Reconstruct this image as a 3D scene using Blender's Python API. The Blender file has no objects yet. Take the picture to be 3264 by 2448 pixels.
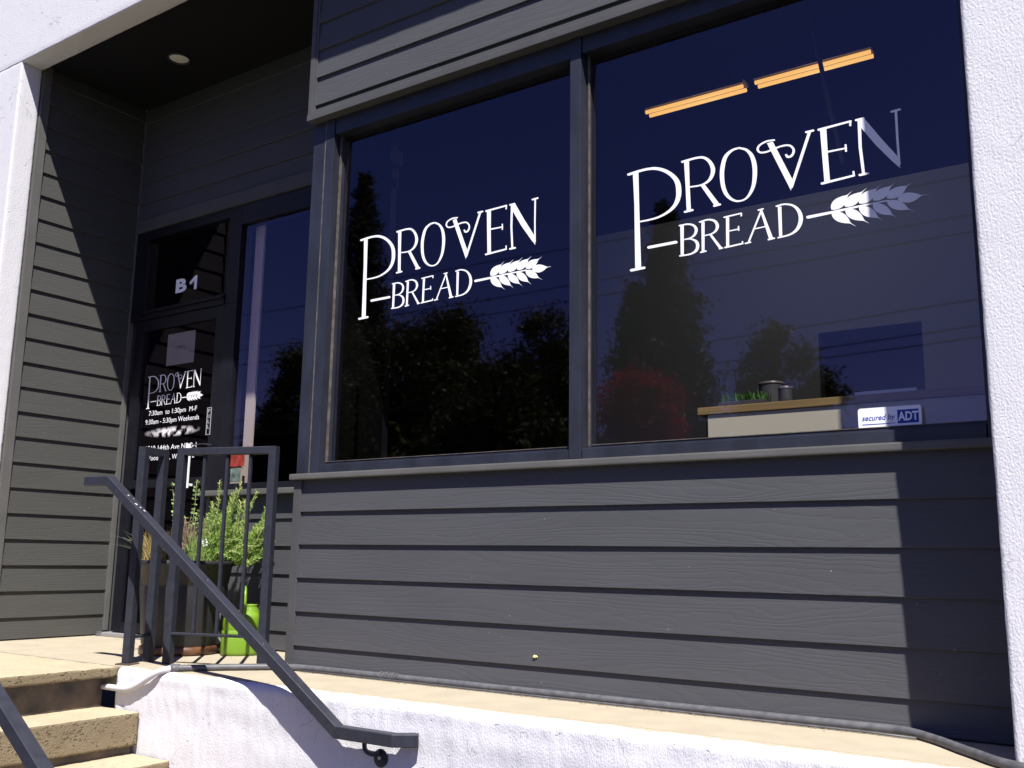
import bpy, bmesh, math, random, json
import numpy as np
from mathutils import Vector, Matrix, noise
random.seed(7); rng = np.random.default_rng(7)

sc = bpy.context.scene
# ---------------------------------------------------------------- camera
YAW, PITCH, ROLL = math.radians(34.58867), math.radians(10.19207), math.radians(0.82157)
CAM_Z = 0.534
cy, sy, cp, sp, cr, sr = (math.cos(YAW), math.sin(YAW), math.cos(PITCH), math.sin(PITCH), math.cos(ROLL), math.sin(ROLL))
fwd = Vector((-sy*cp, cy*cp, sp)); rt = Vector((cy, sy, 0)); up = rt.cross(fwd)
r2 = cr*rt + sr*up; u2 = -sr*rt + cr*up
cam_d = bpy.data.cameras.new('camera'); cam = bpy.data.objects.new('camera', cam_d)
sc.collection.objects.link(cam)
M = Matrix((r2, u2, -fwd)).transposed().to_4x4(); M.translation = Vector((0, 0, CAM_Z)); cam.matrix_world = M
cam_d.sensor_width = 36; cam_d.lens = 36*3105.43/3264; cam_d.clip_start = 0.05; cam_d.clip_end = 2000
sc.camera = cam
# ---------------------------------------------------------------- sky and sun
SUN = Vector((1.0, -1.0, 2.25)).normalized()          # towards the sun
sc.world = bpy.data.worlds.new('World'); sc.world.use_nodes = True
wn = sc.world.node_tree; bg = wn.nodes['Background']
sky = wn.nodes.new('ShaderNodeTexSky'); sky.sky_type = 'NISHITA'; sky.sun_disc = False
sky.sun_elevation = math.asin(SUN.z); sky.sun_rotation = math.atan2(SUN.x, SUN.y)
sky.altitude = 50; sky.air_density = 0.9; sky.dust_density = 0.4; sky.ozone_density = 2.2
hs = wn.nodes.new('ShaderNodeHueSaturation'); hs.inputs['Saturation'].default_value = 1.22; wn.links.new(sky.outputs[0], hs.inputs['Color'])
sm = wn.nodes.new('ShaderNodeMix'); sm.data_type = 'RGBA'; sm.blend_type = 'MULTIPLY'; sm.inputs[0].default_value = 1; sm.inputs[7].default_value = (1.22, 0.88, 1.42, 1)
wn.links.new(hs.outputs[0], sm.inputs[6]); wn.links.new(sm.outputs[2], bg.inputs[0]); bg.inputs[1].default_value = 0.044
sun_d = bpy.data.lights.new('sun', 'SUN'); sun = bpy.data.objects.new('sun', sun_d)
sc.collection.objects.link(sun); sun_d.energy = 4.6; sun_d.angle = math.radians(0.55); sun_d.color = (1.0, 0.965, 0.93)
sun.rotation_euler = (-SUN).to_track_quat('-Z', 'Y').to_euler(); sun.location = (8, -8, 18)
vs = sc.view_settings; vs.view_transform = 'Standard'; vs.look = 'None'; vs.exposure = 1.0; vs.gamma = 1
sc.render.engine = 'CYCLES'; sc.cycles.use_denoising = True; sc.cycles.max_bounces = 8; sc.cycles.transparent_max_bounces = 16
sc.cycles.caustics_reflective = False; sc.cycles.caustics_refractive = False; sc.cycles.sample_clamp_indirect = 4

# ---------------------------------------------------------------- materials
def mat(name, col, rough=0.7, spec=0.3, metal=0.0, bump=None, bdist=0.002, var=0.0, vscale=6.0, stretch=(1, 1, 1), tint=None):
    """principled material; bump = (noise scale, detail, strength) ; var = brightness variation"""
    m = bpy.data.materials.new(name); m.use_nodes = True; t = m.node_tree; N = t.nodes; L = t.links
    b = N['Principled BSDF']; b.inputs['Roughness'].default_value = rough; b.inputs['Specular IOR Level'].default_value = spec
    b.inputs['Metallic'].default_value = metal; b.inputs['Base Color'].default_value = (*col, 1)
    g = N.new('ShaderNodeNewGeometry'); mp = N.new('ShaderNodeMapping'); mp.inputs['Scale'].default_value = stretch
    L.new(g.outputs['Position'], mp.inputs[0])
    if var:
        n = N.new('ShaderNodeTexNoise'); n.inputs['Scale'].default_value = vscale; n.inputs['Detail'].default_value = 6
        L.new(mp.outputs[0], n.inputs['Vector'])
        r = N.new('ShaderNodeMapRange'); r.inputs[1].default_value = 0.3; r.inputs[2].default_value = 0.7
        L.new(n.outputs[0], r.inputs[0])
        c = N.new('ShaderNodeMix'); c.data_type = 'RGBA'
        lo = [x*(1-var) for x in (tint or col)]; hi = [min(1, x*(1+var)) for x in col]
        c.inputs[6].default_value = (*lo, 1); c.inputs[7].default_value = (*hi, 1)
        L.new(r.outputs[0], c.inputs[0]); L.new(c.outputs[2], b.inputs['Base Color'])
    if bump:
        n = N.new('ShaderNodeTexNoise'); n.inputs['Scale'].default_value = bump[0]; n.inputs['Detail'].default_value = bump[1]
        L.new(mp.outputs[0], n.inputs['Vector'])
        bp = N.new('ShaderNodeBump'); bp.inputs['Strength'].default_value = bump[2]; bp.inputs['Distance'].default_value = bdist
        L.new(n.outputs[0], bp.inputs['Height']); L.new(bp.outputs[0], b.inputs['Normal'])
    return m

def siding_mat(name, col, zoff, pitch):
    """painted fibre-cement boards with an embossed wood grain, a different cut of grain on each board"""
    m = bpy.data.materials.new(name); m.use_nodes = True; t = m.node_tree; N = t.nodes; L = t.links
    b = N['Principled BSDF']; b.inputs['Roughness'].default_value = 0.62; b.inputs['Specular IOR Level'].default_value = 0.35
    g = N.new('ShaderNodeNewGeometry'); s = N.new('ShaderNodeSeparateXYZ'); L.new(g.outputs['Position'], s.inputs[0])
    def mth(op, a, bb=None, cc=None):
        n = N.new('ShaderNodeMath'); n.operation = op
        for i, v in enumerate((a, bb, cc)):
            if v is None: continue
            if isinstance(v, (int, float)): n.inputs[i].default_value = v
            else: L.new(v, n.inputs[i])
        return n.outputs[0]
    idx = mth('FLOOR', mth('DIVIDE', mth('SUBTRACT', s.outputs[2], zoff), pitch))
    along = mth('ADD', s.outputs[0], s.outputs[1])
    cxyz = N.new('ShaderNodeCombineXYZ')
    L.new(mth('MULTIPLY', along, 0.55), cxyz.inputs[0]); L.new(mth('MULTIPLY', idx, 3.71), cxyz.inputs[1]); L.new(mth('MULTIPLY', s.outputs[2], 4.2), cxyz.inputs[2])
    n1 = N.new('ShaderNodeTexNoise'); n1.inputs['Scale'].default_value = 1.5; n1.inputs['Detail'].default_value = 2.5; n1.inputs['Distortion'].default_value = 0.3
    L.new(cxyz.outputs[0], n1.inputs['Vector'])
    grow = mth('ADD', mth('MULTIPLY', n1.outputs[0], 46.0), mth('MULTIPLY', s.outputs[2], 110.0))
    c2 = N.new('ShaderNodeCombineXYZ'); L.new(mth('MULTIPLY', along, 14.0), c2.inputs[0]); L.new(idx, c2.inputs[1]); L.new(mth('MULTIPLY', s.outputs[2], 60.0), c2.inputs[2])
    n2 = N.new('ShaderNodeTexNoise'); n2.inputs['Scale'].default_value = 1.0; n2.inputs['Detail'].default_value = 4
    L.new(c2.outputs[0], n2.inputs['Vector'])
    ring = mth('POWER', mth('ABSOLUTE', mth('SINE', mth('ADD', grow, mth('MULTIPLY', n2.outputs[0], 2.4)))), 0.45)
    c3 = N.new('ShaderNodeCombineXYZ'); L.new(mth('MULTIPLY', along, 30.0), c3.inputs[0]); L.new(idx, c3.inputs[1]); L.new(mth('MULTIPLY', s.outputs[2], 330.0), c3.inputs[2])
    n3 = N.new('ShaderNodeTexNoise'); n3.inputs['Scale'].default_value = 1.0; n3.inputs['Detail'].default_value = 3
    L.new(c3.outputs[0], n3.inputs['Vector'])
    h = mth('ADD', mth('MULTIPLY', ring, 0.6), mth('MULTIPLY', n3.outputs[0], 0.5))
    bp = N.new('ShaderNodeBump'); bp.inputs['Strength'].default_value = 0.55; bp.inputs['Distance'].default_value = 0.0016
    L.new(h, bp.inputs['Height']); L.new(bp.outputs[0], b.inputs['Normal'])
    # dust and faint fading of the paint, board by board
    n4 = N.new('ShaderNodeTexNoise'); n4.inputs['Scale'].default_value = 2.2; n4.inputs['Detail'].default_value = 7
    c4 = N.new('ShaderNodeCombineXYZ'); L.new(along, c4.inputs[0]); L.new(mth('MULTIPLY', idx, 2.3), c4.inputs[1]); L.new(mth('MULTIPLY', s.outputs[2], 3.0), c4.inputs[2])
    L.new(c4.outputs[0], n4.inputs['Vector'])
    mx = N.new('ShaderNodeMix'); mx.data_type = 'RGBA'
    mx.inputs[6].default_value = (*[c*0.86 for c in col], 1); mx.inputs[7].default_value = (*[c*1.14 for c in col], 1)
    L.new(n4.outputs[0], mx.inputs[0])
    # pollen specks
    vo = N.new('ShaderNodeTexVoronoi'); vo.inputs['Scale'].default_value = 14; L.new(g.outputs['Position'], vo.inputs['Vector'])
    sp_ = mth('LESS_THAN', vo.outputs['Distance'], 0.028)
    m2 = N.new('ShaderNodeMix'); m2.data_type = 'RGBA'; m2.inputs[7].default_value = (0.42, 0.40, 0.34, 1)
    L.new(mth('MULTIPLY', sp_, 0.6), m2.inputs[0]); L.new(mx.outputs[2], m2.inputs[6]); L.new(m2.outputs[2], b.inputs['Base Color'])
    return m

def stucco_mat(name, col, paint_edge=False):
    m = bpy.data.materials.new(name); m.use_nodes = True; t = m.node_tree; N = t.nodes; L = t.links
    b = N['Principled BSDF']; b.inputs['Roughness'].default_value = 0.9; b.inputs['Specular IOR Level'].default_value = 0.15
    g = N.new('ShaderNodeNewGeometry')
    def tex(scale, stretch, detail=4):
        mp = N.new('ShaderNodeMapping'); mp.inputs['Scale'].default_value = stretch; L.new(g.outputs['Position'], mp.inputs[0])
        n = N.new('ShaderNodeTexNoise'); n.inputs['Scale'].default_value = scale; n.inputs['Detail'].default_value = detail
        L.new(mp.outputs[0], n.inputs['Vector']); return n.outputs[0]
    a = tex(190, (1, 1, 0.6), 5); c = tex(90, (1.6, 1.6, 0.2), 3); d = tex(9, (1, 1, 1), 3)
    pit = N.new('ShaderNodeMapRange'); pit.inputs[1].default_value = 0.69; pit.inputs[2].default_value = 0.73
    e = tex(30, (0.8, 0.8, 1.6), 6); L.new(e, pit.inputs[0])
    def mth(op, x, y):
        n = N.new('ShaderNodeMath'); n.operation = op
        for i, v in enumerate((x, y)):
            if isinstance(v, (int, float)): n.inputs[i].default_value = v
            else: L.new(v, n.inputs[i])
        return n.outputs[0]
    h = mth('ADD', mth('MULTIPLY', a, 1.0), mth('ADD', mth('MULTIPLY', c, 0.55), mth('MULTIPLY', d, 0.25)))
    h = mth('SUBTRACT', h, mth('MULTIPLY', pit.outputs[0], 0.9))
    wv = N.new('ShaderNodeTexVoronoi'); wv.feature = 'DISTANCE_TO_EDGE'; wv.inputs['Scale'].default_value = 1.1
    vm = N.new('ShaderNodeVectorMath'); vm.operation = 'ADD'; nz = N.new('ShaderNodeTexNoise'); nz.inputs['Scale'].default_value = 5; nz.inputs['Detail'].default_value = 5
    L.new(g.outputs['Position'], nz.inputs['Vector']); sc_ = N.new('ShaderNodeVectorMath'); sc_.operation = 'SCALE'; sc_.inputs['Scale'].default_value = 0.5; L.new(nz.outputs['Color'], sc_.inputs[0])
    L.new(g.outputs['Position'], vm.inputs[0]); L.new(sc_.outputs[0], vm.inputs[1]); L.new(vm.outputs[0], wv.inputs['Vector'])
    crack = mth('MULTIPLY', mth('LESS_THAN', wv.outputs['Distance'], 0.0022), mth('GREATER_THAN', d, 0.52))
    h = mth('SUBTRACT', h, mth('MULTIPLY', crack, 1.2))
    bp = N.new('ShaderNodeBump'); bp.inputs['Strength'].default_value = 0.85; bp.inputs['Distance'].default_value = 0.0026
    L.new(h, bp.inputs['Height']); L.new(bp.outputs[0], b.inputs['Normal'])
    mx = N.new('ShaderNodeMix'); mx.data_type = 'RGBA'
    mx.inputs[6].default_value = (*col, 1); mx.inputs[7].default_value = (*[x*0.5 for x in col], 1)
    L.new(mth('MAXIMUM', mth('MULTIPLY', pit.outputs[0], 0.7), mth('MULTIPLY', crack, 0.55)), mx.inputs[0])
    out = mx.outputs[2]
    if paint_edge:      # the white paint stops raggedly where the cream concrete ledge begins
        s = N.new('ShaderNodeSeparateXYZ'); L.new(g.outputs['Position'], s.inputs[0])
        edge = tex(26, (1, 1, 1), 5)
        k = mth('ADD', s.outputs[1], mth('MULTIPLY', mth('SUBTRACT', edge, 0.5), 0.045))
        k = mth('GREATER_THAN', k, 2.955)
        k = mth('MULTIPLY', k, mth('GREATER_THAN', s.outputs[2], -0.03))
        m2 = N.new('ShaderNodeMix'); m2.data_type = 'RGBA'; m2.inputs[7].default_value = (0.40, 0.35, 0.255, 1)
        L.new(k, m2.inputs[0]); L.new(out, m2.inputs[6]); out = m2.outputs[2]
    L.new(out, b.inputs['Base Color'])
    return m

def concrete_mat(name, col, pits=0.6, dist=0.006, top=None):
    m = bpy.data.materials.new(name); m.use_nodes = True; t = m.node_tree; N = t.nodes; L = t.links
    b = N['Principled BSDF']; b.inputs['Roughness'].default_value = 0.92; b.inputs['Specular IOR Level'].default_value = 0.1
    g = N.new('ShaderNodeNewGeometry')
    def noi(scale, det, v=None):
        n = N.new('ShaderNodeTexNoise'); n.inputs['Scale'].default_value = scale; n.inputs['Detail'].default_value = det
        L.new(g.outputs['Position'], n.inputs['Vector']); return n.outputs[0]
    p = N.new('ShaderNodeMapRange'); p.inputs[1].default_value = 0.30; p.inputs[2].default_value = 0.12
    vo = N.new('ShaderNodeTexVoronoi'); vo.inputs['Scale'].default_value = 52; vn = N.new('ShaderNodeTexNoise'); vn.inputs['Scale'].default_value = 60; vn.inputs['Detail'].default_value = 4
    L.new(g.outputs['Position'], vn.inputs['Vector']); vs_ = N.new('ShaderNodeVectorMath'); vs_.operation = 'MULTIPLY_ADD'; vs_.inputs[1].default_value = (0.03, 0.03, 0.02)
    L.new(vn.outputs['Color'], vs_.inputs[0]); L.new(g.outputs['Position'], vs_.inputs[2]); L.new(vs_.outputs[0], vo.inputs['Vector'])
    sub = N.new('ShaderNodeMath'); sub.operation = 'MULTIPLY_ADD'; sub.inputs[1].default_value = -0.9; L.new(noi(14, 3), sub.inputs[0]); ad = N.new('ShaderNodeMath'); ad.operation = 'ADD'; ad.inputs[1].default_value = 0.46
    L.new(vo.outputs['Distance'], sub.inputs[2]); L.new(sub.outputs[0], ad.inputs[0]); L.new(ad.outputs[0], p.inputs[0])
    gs = N.new('ShaderNodeSeparateXYZ'); L.new(g.outputs['True Normal'], gs.inputs[0])
    gt = N.new('ShaderNodeMapRange'); gt.inputs[1].default_value = 0.5; gt.inputs[2].default_value = 0.9; gt.inputs[3].default_value = 1.0; gt.inputs[4].default_value = 0.3; L.new(gs.outputs[2], gt.inputs[0])
    pm = N.new('ShaderNodeMath'); pm.operation = 'MULTIPLY'; L.new(p.outputs[0], pm.inputs[0]); L.new(gt.outputs[0], pm.inputs[1])
    f = noi(150, 6); w = noi(7, 9)
    def mth(op, x, y):
        n = N.new('ShaderNodeMath'); n.operation = op
        for i, v in enumerate((x, y)):
            if isinstance(v, (int, float)): n.inputs[i].default_value = v
            else: L.new(v, n.inputs[i])
        return n.outputs[0]
    h = mth('SUBTRACT', mth('MULTIPLY', f, 0.55), mth('MULTIPLY', pm.outputs[0], pits))
    bp = N.new('ShaderNodeBump'); bp.inputs['Strength'].default_value = 0.8; bp.inputs['Distance'].default_value = dist
    L.new(h, bp.inputs['Height']); L.new(bp.outputs[0], b.inputs['Normal'])
    mx = N.new('ShaderNodeMix'); mx.data_type = 'RGBA'
    mx.inputs[6].default_value = (*[c*0.78 for c in col], 1); mx.inputs[7].default_value = (*[min(1, c*1.15) for c in col], 1)
    L.new(w, mx.inputs[0])
    m2 = N.new('ShaderNodeMix'); m2.data_type = 'RGBA'; m2.inputs[7].default_value = (*[c*0.5 for c in col], 1)
    L.new(mth('MULTIPLY', pm.outputs[0], 0.40*min(1, pits*1.6)), m2.inputs[0]); L.new(mx.outputs[2], m2.inputs[6])
    out = m2.outputs[2]
    if top:      # upward faces are tinted paler than the sides
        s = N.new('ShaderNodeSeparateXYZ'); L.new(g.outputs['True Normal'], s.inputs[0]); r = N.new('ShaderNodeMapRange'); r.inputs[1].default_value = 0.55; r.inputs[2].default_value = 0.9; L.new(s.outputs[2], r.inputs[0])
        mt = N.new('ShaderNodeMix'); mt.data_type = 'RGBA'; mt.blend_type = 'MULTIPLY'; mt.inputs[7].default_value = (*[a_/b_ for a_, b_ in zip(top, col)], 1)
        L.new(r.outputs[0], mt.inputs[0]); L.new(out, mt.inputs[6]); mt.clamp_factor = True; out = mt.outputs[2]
    L.new(out, b.inputs['Base Color'])
    return m

def glass_mat(name, tint, k=2.0):
    m = bpy.data.materials.new(name); m.use_nodes = True; t = m.node_tree; N = t.nodes; L = t.links
    N.remove(N['Principled BSDF']); out = N['Material Output']
    tr = N.new('ShaderNodeBsdfTransparent'); tr.inputs[0].default_value = (*tint, 1)
    gl = N.new('ShaderNodeBsdfGlossy'); gl.inputs['Roughness'].default_value = 0.022; gl.inputs[0].default_value = (0.86, 0.72, 0.90, 1)
    lw = N.new('ShaderNodeLayerWeight')     # Schlick reflectance, the same from either side of the pane
    dot = N.new('ShaderNodeMath'); dot.operation = 'POWER'; dot.inputs[1].default_value = 5
    lw.inputs[0].default_value = 0.5; L.new(lw.outputs['Facing'], dot.inputs[0])
    ma = N.new('ShaderNodeMath'); ma.operation = 'MULTIPLY_ADD'; ma.inputs[1].default_value = 0.92; ma.inputs[2].default_value = 0.043*k
    ma.use_clamp = True; L.new(dot.outputs[0], ma.inputs[0])
    # a very slight waviness of the pane
    n = N.new('ShaderNodeTexNoise'); n.inputs['Scale'].default_value = 1.3; g = N.new('ShaderNodeNewGeometry'); L.new(g.outputs['Position'], n.inputs['Vector'])
    bp = N.new('ShaderNodeBump'); bp.inputs['Strength'].default_value = 0.03; bp.inputs['Distance'].default_value = 0.01; L.new(n.outputs[0], bp.inputs['Height']); L.new(bp.outputs[0], gl.inputs['Normal'])
    mx = N.new('ShaderNodeMixShader'); L.new(ma.outputs[0], mx.inputs[0]); L.new(tr.outputs[0], mx.inputs[1]); L.new(gl.outputs[0], mx.inputs[2])
    L.new(mx.outputs[0], out.inputs[0])
    return m

def leaf_mat(name, col, var=0.35, trans=0.25, rough=0.5):
    m = bpy.data.materials.new(name); m.use_nodes = True; t = m.node_tree; N = t.nodes; L = t.links
    b = N['Principled BSDF']; b.inputs['Roughness'].default_value = rough; b.inputs['Specular IOR Level'].default_value = 0.15
    g = N.new('ShaderNodeNewGeometry'); n = N.new('ShaderNodeMix'); n.data_type = 'RGBA'
    n.inputs[6].default_value = (*[c*(1-var) for c in col], 1); n.inputs[7].default_value = (*[c*(1+var) for c in col], 1)
    L.new(g.outputs['Random Per Island'], n.inputs[0]); L.new(n.outputs[2], b.inputs['Base Color'])
    if trans:
        tl = N.new('ShaderNodeBsdfTranslucent'); L.new(n.outputs[2], tl.inputs[0])
        mx = N.new('ShaderNodeMixShader'); mx.inputs[0].default_value = trans
        L.new(b.outputs[0], mx.inputs[1]); L.new(tl.outputs[0], mx.inputs[2]); L.new(mx.outputs[0], N['Material Output'].inputs[0])
    return m

def emit_mat(name, col, strength):
    m = bpy.data.materials.new(name); m.use_nodes = True; b = m.node_tree.nodes['Principled BSDF']
    b.inputs['Base Color'].default_value = (0.02, 0.02, 0.02, 1); b.inputs['Emission Color'].default_value = (*col, 1); b.inputs['Emission Strength'].default_value = strength
    return m

SID = (0.064, 0.065, 0.070)
m_sid = siding_mat('siding_paint', SID, -0.047, 0.159)
m_sid_up = siding_mat('siding_paint_upper', SID, 2.869-0.158*18, 0.158)
m_sid_side = siding_mat('siding_paint_sun_toned', (0.064, 0.064, 0.058), 0.0, 0.159)  # same paint as the bay; the warm sunlight tone is put into its colour
m_trim = mat('trim_paint', (0.070, 0.070, 0.071), 0.6, 0.35, bump=(60, 4, 0.25), var=0.1, vscale=5)
m_trim_l = mat('trim_paint_pale', (0.105, 0.103, 0.096), 0.6, 0.3, bump=(60, 4, 0.3), var=0.12, vscale=5)
m_frame = mat('dark_anodized_frame', (0.024, 0.027, 0.038), 0.42, 0.4, bump=(120, 3, 0.06), var=0.25, vscale=11, stretch=(1, 1, 0.4))
m_groove = mat('weathered_gasket', (0.11, 0.095, 0.08), 0.7, 0.2, var=0.4, vscale=25)
m_dark = mat('dark_soffit_paint', (0.014, 0.014, 0.016), 0.85, 0.1, bump=(60, 3, 0.2))
m_stucco = stucco_mat('white_stucco', (0.66, 0.65, 0.665))
m_plinth = stucco_mat('white_stucco_plinth', (0.66, 0.65, 0.665), True)
m_ledge = concrete_mat('cream_concrete', (0.40, 0.35, 0.255), 0.3, 0.003)
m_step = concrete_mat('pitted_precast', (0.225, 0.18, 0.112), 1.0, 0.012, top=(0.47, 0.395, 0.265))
m_steel = mat('rail_paint', (0.026, 0.028, 0.038), 0.5, 0.3, bump=(260, 3, 0.12), var=0.18, vscale=30)
m_rust = mat('rusty_riser', (0.085, 0.062, 0.042), 0.55, 0.45, bump=(40, 5, 0.4), var=0.55, vscale=9, tint=(0.05, 0.048, 0.05))
m_glass = glass_mat('tinted_window_glass', (0.78, 0.78, 0.78), 1.9)
m_glass_door = glass_mat('tinted_door_glass', (0.6, 0.6, 0.6), 0.8)
m_vinyl = mat('white_vinyl', (0.88, 0.88, 0.90), 0.6, 0.2)
m_paper = mat('white_paper', (0.6, 0.55, 0.56), 0.9, 0.1)
m_conduit = mat('grey_conduit', (0.095, 0.095, 0.10), 0.5, 0.4, bump=(90, 3, 0.15), var=0.25, vscale=30)
m_white_pipe = mat('painted_conduit', (0.56, 0.55, 0.57), 0.7, 0.2, bump=(60, 3, 0.3))
m_asphalt = mat('asphalt', (0.05, 0.05, 0.05), 0.95, 0.1, bump=(70, 4, 0.5), var=0.25, vscale=2)
m_grass = mat('grass', (0.05, 0.09, 0.02), 0.95, 0.1, var=0.4, vscale=1.5)
m_int = mat('interior_wall_paint', (0.42, 0.46, 0.54), 0.9, 0.1)
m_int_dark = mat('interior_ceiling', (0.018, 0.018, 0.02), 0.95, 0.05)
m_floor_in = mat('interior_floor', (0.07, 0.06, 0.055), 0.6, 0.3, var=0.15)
m_cream = mat('cream_laminate', (0.56, 0.52, 0.40), 0.6, 0.3)
m_wood = mat('wood_edge', (0.26, 0.175, 0.07), 0.5, 0.4, var=0.2, vscale=10, stretch=(0.3, 1, 8))
m_lamp = emit_mat('warm_fluorescent', (1.0, 0.53, 0.13), 0.66)
m_black = mat('black_anodized_frame', (0.007, 0.007, 0.011), 0.45, 0.3, var=0.2, vscale=9)
m_void = mat('painted_room_shade', (0.004, 0.004, 0.004), 1.0, 0.0)  # near-black colour stands in for shade on the sunlit inner wall
m_metal_d = mat('dark_metal', (0.05, 0.05, 0.055), 0.5, 0.4)

# ---------------------------------------------------------------- mesh helpers
ORI = {}
def tag(o, label=None, cat=None, group=None, kind=None):
    if label: o['label'] = label
    if cat: o['category'] = cat
    if group: o['group'] = group
    if kind: o['kind'] = kind
    return o
def empty(name, loc, label=None, cat=None, group=None, kind=None):
    o = bpy.data.objects.new(name, None); sc.collection.objects.link(o); o.location = loc; ORI[o.name] = Vector(loc)
    o.empty_display_size = 0.1
    return tag(o, label, cat, group, kind)
def link(name, me, m, parent=None, loc=None, smooth=False):
    o = bpy.data.objects.new(name, me); sc.collection.objects.link(o)
    if m is not None and len(me.materials) == 0: me.materials.append(m)
    off = ORI[parent.name] if parent else Vector(loc or (0, 0, 0))
    me.transform(Matrix.Translation(-off)); ORI[o.name] = off
    if parent: o.parent = parent
    else: o.location = off
    if smooth:
        for p in me.polygons: p.use_smooth = True
    me.update()
    return o
def fin(name, bm, m, parent=None, loc=None, smooth=False, recalc=True):
    if recalc: bmesh.ops.recalc_face_normals(bm, faces=bm.faces)
    me = bpy.data.meshes.new(name); bm.to_mesh(me); bm.free()
    return link(name, me, m, parent, loc, smooth)
def bx(bm, x0, x1, y0, y1, z0, z1, bev=0.0, rot=None, piv=None):
    """a (bevelled) box; rot = rotation about z through piv"""
    b = bmesh.new(); bmesh.ops.create_cube(b, size=1)
    for v in b.verts: v.co = Vector(((x0+x1)/2+v.co.x*(x1-x0), (y0+y1)/2+v.co.y*(y1-y0), (z0+z1)/2+v.co.z*(z1-z0)))
    if bev: bmesh.ops.bevel(b, geom=b.edges[:], offset=bev, segments=2, affect='EDGES', profile=0.7)
    if rot:
        piv = Vector(piv if piv else ((x0+x1)/2, (y0+y1)/2, 0)); R = Matrix.Translation(piv) @ Matrix.Rotation(rot, 4, 'Z') @ Matrix.Translation(-piv)
        b.transform(R)
    me = bpy.data.meshes.new('t'); b.to_mesh(me); b.free(); bm.from_mesh(me); bpy.data.meshes.remove(me)
def box(name, x0, x1, y0, y1, z0, z1, m, parent=None, bev=0.002, loc=None, **k):
    bm = bmesh.new(); bx(bm, x0, x1, y0, y1, z0, z1, bev, **k); return fin(name, bm, m, parent, loc or ((x0+x1)/2, (y0+y1)/2, z0))
def sweep(bm, pts, prof, closed_ends=True, upv=Vector((0, 0, 1))):
    """sweep a closed 2D profile [(side, up)] along pts with mitred corners"""
    pts = [Vector(p) for p in pts]; rings = []
    for i, p in enumerate(pts):
        t0 = (pts[i]-pts[i-1]).normalized() if i else (pts[1]-pts[0]).normalized()
        t1 = (pts[i+1]-pts[i]).normalized() if i < len(pts)-1 else t0
        t = (t0+t1).normalized()
        s = t.cross(upv)
        if s.length < 1e-3: s = Vector((1, 0, 0))
        s.normalize(); u = s.cross(t).normalized()
        k = 1/max(0.5, t.dot(t1))
        plan = abs((t0.cross(t1)).dot(upv)) > 1e-3
        rings.append([bm.verts.new(p + s*a*(k if plan else 1) + u*b*(1 if plan else k)) for a, b in prof])
    n = len(prof)
    for a, b in zip(rings, rings[1:]):
        for j in range(n): bm.faces.new((a[j], a[(j+1) % n], b[(j+1) % n], b[j]))
    if closed_ends: bm.faces.new(rings[0][::-1]); bm.faces.new(rings[-1])
def circ(r, n=12): return [(r*math.cos(2*math.pi*i/n), r*math.sin(2*math.pi*i/n)) for i in range(n)]
def sqr(w, h=None, b=0.003):
    h = h or w; w /= 2; h /= 2
    return [(-w+b, -h), (w-b, -h), (w, -h+b), (w, h-b), (w-b, h), (-w+b, h), (-w, h-b), (-w, -h+b)]
def smooth_path(P, n=6):
    P = [Vector(p) for p in P]; P = [2*P[0]-P[1]] + P + [2*P[-1]-P[-2]]; out = []
    for i in range(1, len(P)-2):
        a, b, c, d = P[i-1:i+3]
        for k in range(n):
            t = k/n; out.append(.5*((2*b)+(c-a)*t+(2*a-5*b+4*c-d)*t*t+(3*b-a-3*c+d)*t**3))
    return out + [P[-2]]
def lathe(bm, prof, cx, cy_, n=40, sx=1.0, sy_=1.0, rot=0.0, power=2.0, close=True):
    rings = []
    for r, z in prof:
        ring = []
        for i in range(n):
            a = 2*math.pi*i/n; c, s = math.cos(a), math.sin(a)
            q = (abs(c)**power+abs(s)**power)**(-1/power); x, y = r*q*c*sx, r*q*s*sy_
            ring.append(bm.verts.new((cx+x*math.cos(rot)-y*math.sin(rot), cy_+x*math.sin(rot)+y*math.cos(rot), z)))
        rings.append(ring)
    for a, b in zip(rings, rings[1:]):
        for j in range(n): bm.faces.new((a[j], a[(j+1) % n], b[(j+1) % n], b[j]))
    if close: bm.faces.new(rings[0][::-1]); bm.faces.new(rings[-1])
def quads(name, V, m, parent=None, loc=None, k=4):
    """V: (n,k,3) array of little faces"""
    V = np.asarray(V, dtype=float); n = V.shape[0]
    me = bpy.data.meshes.new(name); me.from_pydata(V.reshape(-1, 3).tolist(), [], np.arange(n*k).reshape(n, k).tolist())
    return link(name, me, m, parent, loc)
def lap_siding(name, a0, a1, z_list, ztop, plane, m, parent, axis='x', step=0.0125, wob=0.0008):
    """lap boards: z_list = bottom edges from the lowest up; each board leans out towards its bottom edge.
       axis 'x': wall faces -Y at y=plane ; axis 'y': wall faces +X at x=plane"""
    bm = bmesh.new(); N_ = max(2, int((a1-a0)/0.06)); zs = list(z_list)+[ztop]
    def P(a, out, z): return (a, plane-out, z) if axis == 'x' else (plane+out, a, z)
    for i, (z0, z1) in enumerate(zip(zs, zs[1:])):
        cols = []
        for k in range(N_+1):
            a = a0+(a1-a0)*k/N_; w = wob*noise.noise(Vector((a*1.7, i*9.1, 0)))*2
            o0 = step+w
            cols.append([bm.verts.new(P(a, 0.0, z0+w)), bm.verts.new(P(a, o0-0.0015, z0+w)), bm.verts.new(P(a, o0, z0+0.0015+w)), bm.verts.new(P(a, 0.0005, z1+0.001))])
        for A_, B_ in zip(cols, cols[1:]):
            for j in range(3): bm.faces.new((A_[j], B_[j], B_[j+1], A_[j+1]))
    o = fin(name, bm, m, parent); return o
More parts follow.
